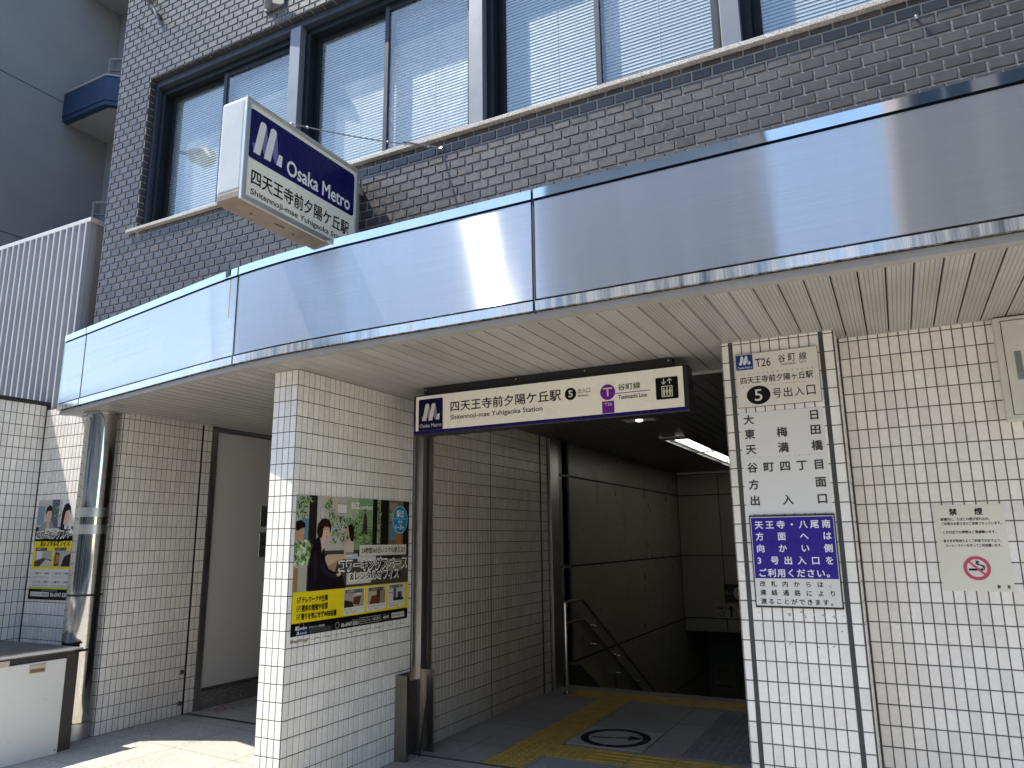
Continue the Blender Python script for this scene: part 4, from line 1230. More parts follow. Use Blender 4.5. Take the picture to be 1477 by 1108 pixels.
# pale rectangle ghosts left on the tiles by old notices
NG = front(0, 4.4, 0)
ns = thing('no_smoking_notice', 'yellowed no smoking sheet with a red prohibition circle on the right tiled wall', 'notice', (.31, 4.39, 1.22))
part('sheet', ns, lambda mb: mb.fbox(NG, .162, 1.222, .466, 1.645, .0035, .006, plain('yellowed_sheet', hexc('dedccb'), .4, var=.05, scale=3)))
def f(mb):
    k = ink('1a1a18'); 
    mb.text(NG, '禁', .232, 1.593, .266, 1.626, .0064, k, .035); mb.text(NG, '煙', .342, 1.593, .376, 1.626, .0064, k, .035)
    for s_, u0, u1, v in (('・駅構内に、たばこの煙が流れ込み、', .182, .402, 1.566), ('ご利用のお客さまのご迷惑となっています。', .192, .450, 1.544),
                          ('・この付近での喫煙はご遠慮願います。', .182, .422, 1.502), ('・皆さまが気持ちよくご利用できますよう、', .182, .438, 1.459), ('ルール・マナーを守ってご利用願います。', .198, .438, 1.436)):
        mb.text(NG, s_, u0, v, u1, v + .0145, .0064, k, .03)
    mb.text(NG, '駅', .395, 1.237, .409, 1.252, .0064, k, .03); mb.text(NG, '長', .435, 1.237, .449, 1.252, .0064, k, .03)
part('lettering', ns, f)
def f(mb):
    r = ink('c2536c'); k = ink('141414'); c = (.32, 1.333)
    mb.disc(NG, *c, .058, .056, .0064, ink('ddd8cf'))
    mb.rect(NG, c[0] - .036, c[1] - .012, c[0] + .026, c[1] - .002, .0069, k)
    pts = [(.022, -.008), (.028, .006), (.018, .014), (.006, .016), (-.004, .022), (.004, .03), (-.004, .036)]
    for a_, b_ in zip(pts[:-1], pts[1:]):
        dx, dy = b_[0] - a_[0], b_[1] - a_[1]; L = math.hypot(dx, dy); nx, ny = -dy / L * .002, dx / L * .002
        for o_ in (0, .007): mb.poly(NG, [(c[0] + p[0] + o_, c[1] + p[1]) for p in ((a_[0] - nx, a_[1] - ny), (b_[0] - nx, b_[1] - ny), (b_[0] + nx, b_[1] + ny), (a_[0] + nx, a_[1] + ny))][::-1], .0072, k)
    mb.ring(NG, *c, .043, .058, .0078, r)
    mb.poly(NG, [(c[0] - .037, c[1] + .030), (c[0] - .030, c[1] + .037), (c[0] + .037, c[1] - .030), (c[0] + .030, c[1] - .037)][::-1], .0076, r)
part('prohibition_mark', ns, f)
eb = thing('electrical_box', 'cream steel electrical box high on the right tiled wall', 'electrical box', (.9, 4.35, 2.04))
part('case', eb, lambda mb: mb.box(.533, 4.335, 2.045, 1.16, 4.398, 2.575, M_ELBOX), bevel=.006)
part('door', eb, lambda mb: (mb.fbox(front(0, 4.335, 0), .562, 2.072, 1.131, 2.556, 0, .001, M_BLACK), mb.cbox(front(0, 4.335, 0), .5655, 2.0755, 1.1275, 2.5525, .001, .007, M_ELBOX, .003)))
part('latch', eb, lambda mb: (mb.cbox(front(0, 4.328, 0), .602, 2.245, .630, 2.39, 0, .004, M_GREYH, .002), mb.cbox(front(0, 4.324, 0), .608, 2.28, .624, 2.375, 0, .003, M_PIPE, .002)))

# small notices deep in the passage
NB = front(0, 12.49, 0)
en = thing('exit_number_sign', 'dark sign with a pale circled 5 on the end wall of the passage', 'sign', (-2.4, 12.47, .48))
part('board', en, lambda mb: mb.fbox(NB, -2.615, .475, -2.2, .755, .003, .02, M_BLKMETAL))
part('lettering', en, lambda mb: (mb.disc(NB, -2.37, .615, .105, .105, .021, ink('b9b8b0')), mb.text(NB, '5', -2.41, .55, -2.335, .68, .022, ink('141414'), .02), mb.text(NB, 'Exit', -2.59, .59, -2.50, .64, .021, ink('8a8880'), .02)))
un = thing('up_sign', 'pale sign with an upward arrow under the circled 5 in the passage', 'sign', (-2.6, 12.47, .23))
part('board', un, lambda mb: mb.fbox(NB, -2.775, .225, -2.465, .445, .003, .012, ink('a5a294')))
part('lettering', un, lambda mb: (mb.text(NB, 'のぼり', -2.755, .36, -2.60, .42, .013, ink('1a1a1a'), .03), mb.text(NB, 'UP', -2.735, .25, -2.62, .33, .013, ink('5a5a55'), .0),
     mb.rect(NB, -2.545, .245, -2.515, .37, .013, ink('1a1a1a')), mb.poly(NB, [(-2.53, .43), (-2.58, .36), (-2.48, .36)], .013, ink('1a1a1a'))))
NL = front(0, 13.99, 0)
ln = thing('paper_notice', 'pale paper notice on the dim end wall at the foot of the stairs', 'notice', (-3.0, 13.98, -1.1))
part('sheet', ln, lambda mb: mb.fbox(NL, -3.20, -1.16, -2.85, -.71, .003, .006, ink('b0aa92')))
def f(mb):
    for k in range(6):
        if k == 4: continue
        mb.text(NL, '階段をご利用ください', -3.17, -.80 - .06 * k, -2.88, -.765 - .06 * k, .007, ink('55524a'), .02)
    mb.rect(NL, -3.17, -1.08, -2.90, -1.07, .007, ink('33312c'))
part('lettering', ln, f)

# ================================================================== POSTERS
def leaves(mb, F, u0, v0, u1, v1, n, cols, h, size=.03, up=0.0):
    for k in range(n):
        u = random.uniform(u0, u1); v = random.uniform(v0, v1)
        a = random.uniform(0, 2 * math.pi) if not up else math.pi / 2 + random.gauss(0, .7)
        L = size * random.uniform(.5, 1.3); w = L * random.uniform(.22, .4)
        ca, sa = math.cos(a), math.sin(a)
        pts = [(u - ca * L / 2, v - sa * L / 2), (u + sa * w / 2, v - ca * w / 2), (u + ca * L / 2, v + sa * L / 2), (u - sa * w / 2, v + ca * w / 2)]
        pts = [(min(max(p, u0 - .01), u1 + .01), min(max(q, v0 - .01), v1 + .01)) for p, q in pts]
        mb.poly(F, pts, h + k * 2.5e-6, ink(random.choice(cols)))
GREENS = ['3f5a2a', '587a35', '7d9a52', '2c4222', '94ad6a', '4c6b3a', 'a9bd86']
bp = thing('advertising_poster', 'big landscape coworking poster with yellow and black bands on the tiled wall', 'poster', (-3.295, 4.07, .945))
PF = side(-3.2962, 3.473, .945)
def f(mb): mb.fbox(PF, 0, 0, 1.194, .846, 0, .0018, ink('1a1613'))
part('sheet', bp, f)
def f(mb):
    H = .0024
    def R(u0, v0, u1, v1, h, c): mb.rect(PF, u0, v0, u1, v1, h, ink(c))
    R(0, .256, 1.194, .846, H, '4a433b')
    R(.0, .256, .115, .846, H + .0003, 'a8a79c'); R(.05, .45, .115, .70, H + .0004, '5c8590')
    R(.186, .50, .50, .846, H + .0003, 'b9b3a6'); R(.475, .50, .755, .846, H + .0005, '7d9a72'); R(.475, .70, .60, .846, H + .0006, 'a3b08f')
    R(.113, .54, .186, .846, H + .0006, '241f1c'); R(.755, .40, .805, .846, H + .0006, '171411'); R(.808, .54, .845, .846, H + .0006, '8f9c74'); R(.845, .45, .94, .846, H + .0006, '1c1815')
    R(.94, .50, 1.194, .846, H + .0006, '6f6455'); R(.955, .56, 1.07, .68, H + .0008, '5d8087'); R(1.12, .45, 1.194, .846, H + .0008, '241d18'); R(.95, .70, 1.05, .83, H + .0009, '94866f'); R(1.03, .52, 1.10, .60, H + .0009, 'a8672f')
    R(.373, .736, .477, .805, H + .001, '8d897e'); R(.378, .741, .472, .800, H + .0012, 'd8d4c8'); R(.215, .70, .262, .775, H + .001, '8b867b'); R(.219, .704, .258, .771, H + .0012, 'c4bfb2')
    leaves(mb, PF, .255, .765, .33, .835, 40, GREENS, H + .0013, .03); leaves(mb, PF, .30, .69, .355, .765, 30, GREENS, H + .0013, .025)
    leaves(mb, PF, .01, .70, .10, .84, 55, GREENS, H + .0013, .035); leaves(mb, PF, .09, .79, .16, .84, 20, GREENS, H + .0013, .03)
    leaves(mb, PF, .32, .55, .60, .72, 190, GREENS + ['7f9da0', '9fb3b0'], H + .0016, .035); leaves(mb, PF, .50, .54, .76, .62, 130, GREENS, H + .0018, .03); leaves(mb, PF, .56, .62, .66, .74, 40, GREENS, H + .0016, .025); leaves(mb, PF, .69, .59, .75, .68, 30, GREENS, H + .0016, .025)
    leaves(mb, PF, .81, .56, .845, .83, 40, GREENS, H + .0013, .03); leaves(mb, PF, .95, .70, .985, .78, 16, GREENS, H + .0013, .03)
    # standing figure at the back
    mb.poly(PF, [(.640, .60), (.652, .70), (.66, .745), (.672, .75), (.688, .72), (.70, .60)], H + .0021, ink('3a3129')); mb.disc(PF, .667, .764, .011, .013, H + .0021, ink('8c6a52')); mb.poly(PF, [(.655, .765), (.66, .78), (.675, .78), (.68, .768)], H + .0023, ink('1c1512'))
    # seated woman in the middle
    mb.poly(PF, [(.46, .46), (.455, .50), (.47, .545), (.50, .575), (.545, .575), (.556, .53), (.55, .44), (.47, .44)], H + .0024, ink('c9b6a6')); R(.470, .47, .55, .485, H + .0026, '9a8a7c'); R(.468, .455, .55, .468, H + .0026, 'd8cdc0')
    mb.poly(PF, [(.435, .525), (.445, .515), (.485, .60), (.482, .625), (.47, .615)], H + .0026, ink('c19a80'))
    mb.disc(PF, .49, .622, .022, .028, H + .0027, ink('c9a088')); mb.poly(PF, [(.49, .66), (.52, .673), (.545, .655), (.555, .61), (.55, .555), (.52, .56), (.505, .60), (.495, .635)], H + .0029, ink('1d1512'))
    # table
    mb.poly(PF, [(.255, .45), (.30, .475), (.54, .475), (.50, .445), (.40, .435), (.30, .40)], H + .0023, ink('c3a985')); mb.poly(PF, [(.30, .40), (.40, .435), (.37, .36), (.33, .33)], H + .0022, ink('9a8466')); R(.52, .44, .60, .475, H + .0025, 'a8c0cc')
    R(.60, .42, .80, .455, H + .0022, 'cfc9bd'); R(.80, .30, 1.1, .456, H + .002, '2a211b'); R(.93, .345, 1.11, .43, H + .0022, '8d8576')
    # man at the left edge
    mb.poly(PF, [(.0, .57), (.0, .655), (.03, .665), (.07, .65), (.078, .62), (.072, .58), (.045, .555)], H + .0022, ink('b58b6f')); mb.poly(PF, [(.0, .63), (.0, .68), (.04, .692), (.08, .672), (.082, .645), (.05, .64), (.02, .625)], H + .0025, ink('1b1411')); R(.0, .50, .06, .555, H + .0024, '6d6258')
    leaves(mb, PF, .005, .42, .13, .56, 170, ['6d8c4b', '90ab68', '486232', 'b3c595', 'd0d9bf'], H + .0028, .045, 1); R(.0, .26, .035, .40, H + .0026, '9c7348')
    # woman in the dark suit
    S_ = '1a1519'
    mb.poly(PF, [(.125, .256), (.122, .40), (.14, .50), (.185, .575), (.22, .60), (.25, .565), (.265, .51), (.275, .44), (.31, .385), (.37, .362), (.42, .362), (.45, .335), (.485, .256)], H + .0034, ink(S_))
    mb.poly(PF, [(.215, .59), (.232, .54), (.245, .50), (.262, .52), (.255, .56), (.262, .585), (.23, .61)], H + .0037, ink('d3b29a'))
    mb.poly(PF, [(.232, .55), (.24, .49), (.246, .47), (.236, .50)], H + .0039, ink('e6e2dc'))
    mb.poly(PF, [(.222, .60), (.24, .577), (.272, .566), (.292, .573), (.300, .60), (.302, .65), (.285, .675), (.25, .675), (.225, .64)], H + .0040, ink('d9b49c'))
    mb.poly(PF, [(.272, .574), (.292, .573), (.295, .58), (.28, .582)], H + .0043, ink('c89a86'))
    for (u, v) in ((.262, .633), (.287, .632)): mb.poly(PF, [(u - .008, v), (u, v + .0035), (u + .008, v), (u, v - .0025)], H + .0043, ink('2a1d18'))
    for (u, v) in ((.262, .645), (.288, .644)): mb.rect(PF, u - .010, v - .0015, u + .009, v + .002, H + .0043, ink('3a2820'))
    mb.poly(PF, [(.277, .63), (.286, .607), (.275, .604)], H + .0043, ink('c29882')); mb.poly(PF, [(.266, .592), (.277, .595), (.288, .592), (.277, .586)], H + .0043, ink('a9605a'))
    mb.poly(PF, [(.200, .585), (.186, .62), (.194, .665), (.225, .697), (.265, .705), (.30, .694), (.318, .665), (.317, .628), (.309, .61), (.306, .638), (.290, .652), (.270, .648), (.258, .655), (.246, .640), (.243, .612), (.236, .588), (.222, .575), (.212, .59)], H + .0046, ink('2b1b14'))
    mb.poly(PF, [(.225, .42), (.25, .37), (.30, .335), (.36, .325), (.40, .335), (.40, .345), (.36, .35), (.30, .372), (.26, .42)], H + .0040, ink('2a242a')); mb.poly(PF, [(.385, .35), (.42, .362), (.435, .35), (.42, .335), (.395, .335)], H + .0043, ink('cfa98f'))
    mb.poly(PF, [(.165, .46), (.185, .50), (.21, .44), (.20, .33), (.18, .30)], H + .0038, ink('252026'))
    R(.49, .276, .75, .35, H + .0030, 'cbc5b6')
part('photograph', bp, f)
def f(mb):
    H = .0080
    def R(u0, v0, u1, v1, h, c): mb.rect(PF, u0, v0, u1, v1, h, ink(c))
    k = ink('141210'); w = ink('e9e6dd')
    R(0, .074, 1.194, .258, .0040, 'e6cf1e'); R(0, 0, 1.186, .0745, .0044, '0f0f10')
    mb.text(PF, 'BIZ', .517, .775, .60, .815, H, w, .04); mb.text(PF, 'comfort', .602, .772, .742, .803, H, w, .03)
    R(.614, .457, 1.158, .530, .0072, 'd6cfbf'); mb.text(PF, '24時間365日いつでも使える!!', .636, .474, 1.142, .514, H, k, .02)
    for bd, m_, h in ((.10, w, .0076), (.03, k, H)):
        e = .006 if bd > .05 else 0
        mb.text(PF, 'コワーキングスペース', .414 - e, .366 - e, 1.16 + e, .434 + e, h, m_, bd)
        mb.text(PF, '&レンタルオフィス', .522 - e, .300 - e, 1.058 + e, .350 + e, h, m_, bd)
    mb.disc(PF, 1.076, .710, .093, .101, .0072, ink('d9e6e8')); mb.disc(PF, 1.076, .710, .089, .097, .0076, ink('1687b4'))
    mb.text(PF, '駅', 1.03, .728, 1.083, .775, H, w, .03); mb.text(PF, '直', 1.09, .752, 1.122, .777, H, w, .01); mb.text(PF, '結', 1.09, .725, 1.122, .749, H, w, .01)
    R(1.0, .714, 1.15, .716, H, 'e9e6dd'); mb.text(PF, '徒歩', 1.05, .682, 1.104, .706, H, w, .01); mb.text(PF, '1~3', 1.02, .640, 1.09, .672, H, w, .02); mb.text(PF, '分', 1.095, .640, 1.124, .664, H, w, .02)
    for v, s_, u1 in ((.208, 'テレワークや仕事', .312), (.159, '週末の勉強や自習', .312), (.110, '周りを気にせずWEB会議', .398)):
        mb.text(PF, s_, .078, v - .019, u1, v + .019, H, k, .03)
        R(.038, v - .015, .068, v + .015, .0064, '141210'); R(.041, v - .012, .065, v + .012, .0068, 'e6cf1e')
        mb.poly(PF, [(.044, v + .002), (.052, v - .010), (.072, v + .018), (.067, v + .020), (.052, v - .001), (.048, v + .005)], .0076, k)
    for i, (u0, u1, v0, v1) in enumerate(((.468, .684, .084, .248), (.711, .921, .086, .248), (.945, 1.148, .091, .253))):
        R(u0, v0, u1, v1, .0056, 'dcd8c8'); R(u0 + .006, v0 + .045, u1 - .006, v1 - .006, .0060, ('a39786', 'b5a894', 'c9c6bc')[i])
        R(u0 + .02, v1 - .028, u1 - .03, v1 - .008, .0070, '1a1714'); mb.text(PF, ('会員専用ラウンジ', '打ち合わせブース', '集中できる個室')[i], u0 + .03, v1 - .025, u1 - .04, v1 - .011, .0078, ink('dcd8c8'), .01)
        a = u0 + .006; b = u1 - .006; c = v0 + .045; d = v1 - .03
        if i == 0:
            mb.poly(PF, [(a, c), (a, c + .05), (a + .08, c + .035), (a + .10, c)], .0064, ink('2d2521')); mb.poly(PF, [(a + .085, c + .02), (a + .10, c + .065), (b - .03, c + .065), (b - .05, c + .01)], .0066, ink('57392c')); mb.poly(PF, [(a + .09, c + .07), (b - .06, d), (b - .02, c + .08)], .0064, ink('d8d0c2'))
        elif i == 1:
            mb.poly(PF, [(a + .02, c), (a + .04, c + .055), (b - .06, c + .06), (b - .06, c)], .0064, ink('6b3722')); R(a + .10, c + .04, a + .14, c + .09, .0066, '5a3020'); R(b - .055, c, b, d, .0062, '8c8175')
        else:
            R(a + .06, c, a + .095, d, .0064, '4b6076'); R(a + .06, c, b - .01, c + .02, .0066, '26221f'); R(a + .11, c + .02, b - .03, c + .06, .0066, '3a3f44'); R(a, c + .055, a + .06, c + .062, .0064, '8d887c')
        mb.text(PF, '静かで快適なワークスペースです', u0 + .012, v0 + .024, u1 - .012, v0 + .036, .0062, ink('4c4840'), 0); mb.text(PF, '一時間からご利用可能', u0 + .012, v0 + .008, u0 + .13, v0 + .019, .0062, ink('4c4840'), 0)
    mb.text(PF, 'BIZ', .034, .036, .062, .056, H, w, .05); mb.text(PF, 'comfort', .064, .036, .132, .052, H, w, .03); mb.ring(PF, .085, .060, .018, .020, .0060, ink('c98a5a'), 24)
    R(.040, .004, .140, .031, .0060, '1f2f6b'); mb.text(PF, 'A', .046, .008, .068, .027, H, w, .04); mb.text(PF, 'Acomfo', .074, .010, .132, .021, H, w, .01)
    mb.text(PF, 'ビズコンフォート四天王寺', .150, .036, .29, .048, H, w, .02)
    for j in range(3): mb.text(PF, '大阪市天王寺区四天王寺前夕陽ケ丘駅すぐ', .150, .026 - .009 * j, .36, .032 - .009 * j, H, ink('8d8d8b'), 0)
    mb.ring(PF, .412, .028, .017, .019, H, w, 24); mb.text(PF, '06-6947-5501', .450, .012, .622, .036, H, w, .02); mb.text(PF, '受付9:00-18:00', .56, .040, .622, .048, H, ink('b9b9b5'), 0)
    R(.637, .012, .865, .052, .0064, 'bdbab2'); R(.640, .015, .862, .049, .0068, '0f0f10'); mb.text(PF, 'ビズコンフォート四天王寺', .648, .022, .855, .043, H, w, .01)
    R(.875, .013, .978, .050, .0064, '77756f'); R(.877, .015, .976, .048, .0068, '0f0f10'); mb.text(PF, '検索', .895, .022, .96, .042, H, w, .01)
    R(.994, .016, 1.147, .052, .0064, 'dad7cc'); mb.text(PF, '見学予約受付中', 1.0, .025, 1.14, .043, H, ink('33322f'), .01)
part('print', bp, f)
gr = MB()
up_, lo_ = [], []
for k in range(60):                                            # one ragged ribbon of old glue
    u = 1.16 * k / 59; t = random.random()
    w_ = (.004 + .008 * t) if k < 8 else (.0008 + .0045 * t * t)
    c_ = -.030 + .004 * math.sin(k * 1.7)
    up_.append(PF(u, c_ + w_, .0003)); lo_.append(PF(u, c_ - w_, .0003))
gr.add(lo_ + up_, [(k, k + 1, 60 + k + 1, 60 + k) for k in range(59)], plain('old_glue', hexc('9c927c'), .7, var=.3, scale=60))
gr.build('glue_residue', label='brownish adhesive residue on the tiles just below the landscape poster', cat='glue stain')

sp_ = thing('advertising_poster', 'tall coworking poster on the back wall half hidden by the steel column', 'poster', (-6.37, 3.875, 1.056))
QF = front(-6.658, 3.8765, 1.056)
part('sheet', sp_, lambda mb: mb.fbox(QF, 0, 0, .594, .828, 0, .0018, ink('d9d6cc')))
def f(mb):
    def R(u0, v0, u1, v1, h, c): mb.rect(QF, u0, v0, u1, v1, h, ink(c))
    R(0, .47, .594, .828, .0024, 'b9b9b3'); R(0, .48, .594, .60, .0026, '66696c'); R(.20, .60, .30, .828, .0026, '55626a'); R(0, .62, .10, .78, .0026, '7d98a0'); R(.34, .6, .594, .828, .0026, 'd6d5cf'); leaves(mb, QF, .23, .66, .33, .80, 24, GREENS, .003, .03)
    # two seated people
    mb.poly(QF, [(.0, .50), (.02, .56), (.08, .62), (.13, .645), (.22, .64), (.26, .58), (.25, .50)], .0034, ink('8a8e96')); mb.poly(QF, [(.0, .52), (.05, .56), (.03, .60), (.0, .60)], .0036, ink('23232a'))
    mb.disc(QF, .165, .69, .042, .055, .0038, ink('d0ab94')); mb.poly(QF, [(.118, .70), (.125, .76), (.16, .785), (.20, .77), (.212, .715), (.195, .735), (.15, .735)], .0041, ink('1a1513')); mb.poly(QF, [(.13, .56), (.15, .63), (.18, .64), (.19, .58), (.17, .555)], .0041, ink('cfa78e')); R(.135, .54, .19, .565, .0044, '2a2a2e')
    mb.poly(QF, [(.30, .50), (.32, .56), (.37, .62), (.45, .61), (.53, .56), (.55, .50)], .0034, ink('1c1c20'))
    mb.disc(QF, .41, .67, .045, .06, .0038, ink('d4ad96')); mb.poly(QF, [(.345, .60), (.35, .72), (.375, .78), (.42, .795), (.46, .765), (.468, .70), (.445, .735), (.40, .725), (.385, .66), (.375, .60)], .0041, ink('120f0e'))
    mb.text(QF, '駅直', .40, .575, .50, .61, .0044, ink('e8e6e0'), .03); mb.disc(QF, .50, .55, .025, .025, .0044, ink('e8e6e0'))
    R(.14, .535, .33, .585, .0046, 'cfcfc4'); mb.text(QF, '24時間365日使える', .165, .548, .31, .570, .0050, ink('22221f'), .02)
part('photograph', sp_, f)
def f(mb):
    def R(u0, v0, u1, v1, h, c): mb.rect(QF, u0, v0, u1, v1, h, ink(c))
    k = ink('141210'); w = ink('e9e6dd')
    R(0, .25, .594, .515, .0026, 'e3cd22'); R(0, .085, .594, .10, .0028, 'c9c43a'); R(0, 0, .594, .086, .0026, '0f0f10')
    for bd, m_, h, e in ((.10, w, .0056, .007), (.04, k, .0060, 0)):
        mb.text(QF, 'コワーキングスペース', .035 - e, .505 - e, .575 + e, .563 + e, h, m_, bd)
    mb.text(QF, '&レンタルオフィス', .10, .435, .50, .490, .0050, k, .04)
    for i, u0 in enumerate((.035, .30)):
        R(u0, .27, u0 + .235, .40, .0034, 'aaa69c'); R(u0, .400, u0 + .16, .425, .0036, '1a1714'); mb.text(QF, ('会員専用ラウンジ', '打合せスペース')[i], u0 + .01, .405, u0 + .15, .420, .0042, ink('d8d4c8'), .01)
        if i == 0: R(u0 + .02, .33, u0 + .10, .395, .0038, 'd3d3d0'); mb.poly(QF, [(u0, .27), (u0, .31), (u0 + .11, .34), (u0 + .235, .325), (u0 + .235, .27)], .0040, ink('4b423c')); mb.poly(QF, [(u0 + .08, .27), (u0 + .16, .33), (u0 + .235, .31), (u0 + .235, .27)], .0043, ink('bcb7ad'))
        else: mb.poly(QF, [(u0 + .01, .27), (u0 + .02, .39), (u0 + .08, .38), (u0 + .08, .28)], .0038, ink('57331f')); mb.poly(QF, [(u0 + .03, .29), (u0 + .035, .37), (u0 + .075, .365), (u0 + .075, .30)], .0041, ink('b5713d')); mb.poly(QF, [(u0 + .11, .27), (u0 + .14, .35), (u0 + .235, .38), (u0 + .235, .27)], .0038, ink('231d1b'))
    for j, v in enumerate((.205, .135)):
        for u0, s_ in ((.04, ('会員プラン', 'ナイトプラン')[j]), (.31, ('土日プラン', '個室プラン')[j])):
            mb.ring(QF, u0 + .01, v + .008, .008, .010, .0026, ink('55534c'), 16); mb.text(QF, s_, u0 + .03, v, u0 + .12, v + .017, .0026, ink('33322e'), .02); mb.text(QF, '7,480円~', u0 + .15, v, u0 + .225, v + .017, .0026, ink('33322e'), .02); mb.text(QF, '平日夜間と土日祝日にご利用いただけます', u0, v - .026, u0 + .225, v - .016, .0026, ink('77756c'), 0)
    R(.03, .025, .29, .062, .0032, 'dcdad0'); mb.text(QF, 'ビズコンフォート四天王寺', .04, .033, .28, .054, .0038, k, .02); mb.text(QF, '06-6947-5501', .31, .026, .55, .058, .0034, w, .03); mb.text(QF, '見学予約受付中', .18, .068, .40, .080, .0034, ink('b9b9b2'), .0)
part('print', sp_, f)

# ================================================================== CABINET
cb = thing('storage_cabinet', 'cream storage cabinet with a worn dark top at the lower left', 'cabinet', (-6.0, 3.2, .02))
part('body', cb, lambda mb: mb.box(-6.60, 2.86, .02, -5.548, 3.655, .725, M_CABDK), bevel=.006)
part('top', cb, lambda mb: mb.box(-6.61, 2.85, .728, -5.52, 3.665, .752, M_CABTOP), bevel=.006)
part('top_edge', cb, lambda mb: (mb.box(-5.5215, 2.93, .741, -5.515, 3.655, .755, M_CAPMETAL), mb.box(-5.547, 2.85, .69, -5.514, 3.14, .7275, M_BEIGE), mb.box(-5.519, 3.60, .724, -5.50, 3.70, .74, M_BLKMETAL)))
cd = part('front_panel', cb, lambda mb: mb.box(-5.5475, 2.87, .035, -5.528, 3.55, .69, M_CAB), bevel=.005)
hd = MB()
hd.cbox(side(-5.528, 0, 0), 3.283, .618, 3.400, .678, 0, .004, M_BEIGE, .003); hd.fbox(side(-5.5238, 0, 0), 3.290, .623, 3.393, .648, 0, .0004, ink('7d6c4c')); hd.cbox(side(-5.5238, 0, 0), 3.287, .648, 3.396, .674, 0, .006, M_BEIGE, .003)
hd.build('handle', cd)
sw = MB(); sw.tube([(-5.529, 3.53, .07), (-5.526, 3.53, .07)], .005, M_DARK, 8); sw.build('screw', cd)

# ================================================================== RIBBED SCREEN AND NEIGHBOURING BUILDING
rs = thing('ribbed_screen', 'tall ribbed pale metal screen standing above the boundary wall', 'screen', (-8, 4, 2.7))
def f(mb):
    p = .0975; d = .062; x = -10.3 - .02; pr = []
    while x < -6.50:
        pr += [(x, 3.955), (x + .30 * p, 3.955 - d), (x + .54 * p, 3.955 - d), (x + .74 * p, 3.955)]; x += p
    pr.append((-6.458, 3.955)); pr = [q for q in pr if q[0] <= -6.458]
    a = [(q[0], q[1], 2.70) for q in pr]; b = [(q[0], q[1], 4.47) for q in pr]; n = len(pr)
    mb.add(a + b, [(k, k + 1, n + k + 1, n + k) for k in range(n - 1)], M_WHITEMETAL)
part('ribbed_sheet', rs, f)
part('capping', rs, lambda mb: (mb.box(-10.3, 3.905, 4.471, -6.43, 3.985, 4.515, M_CAPMETAL), mb.box(-6.50, 3.9855, 4.471, -6.43, 5.3, 4.515, M_CAPMETAL)), bevel=.004)
def f(mb):
    mb.box(-6.485, 3.925, 2.70, -6.4575, 3.99, 4.469, M_WHITEMETAL)
    mb.box(-6.48, 3.992, 2.70, -6.455, 4.10, 4.469, M_RETMETAL); mb.box(-6.48, 4.10, 2.70, -6.47, 4.16, 4.469, M_CABDK); mb.box(-6.48, 4.16, 2.70, -6.455, 5.3, 4.469, M_RETMETAL)
part('return_panel', rs, f, bevel=.003)

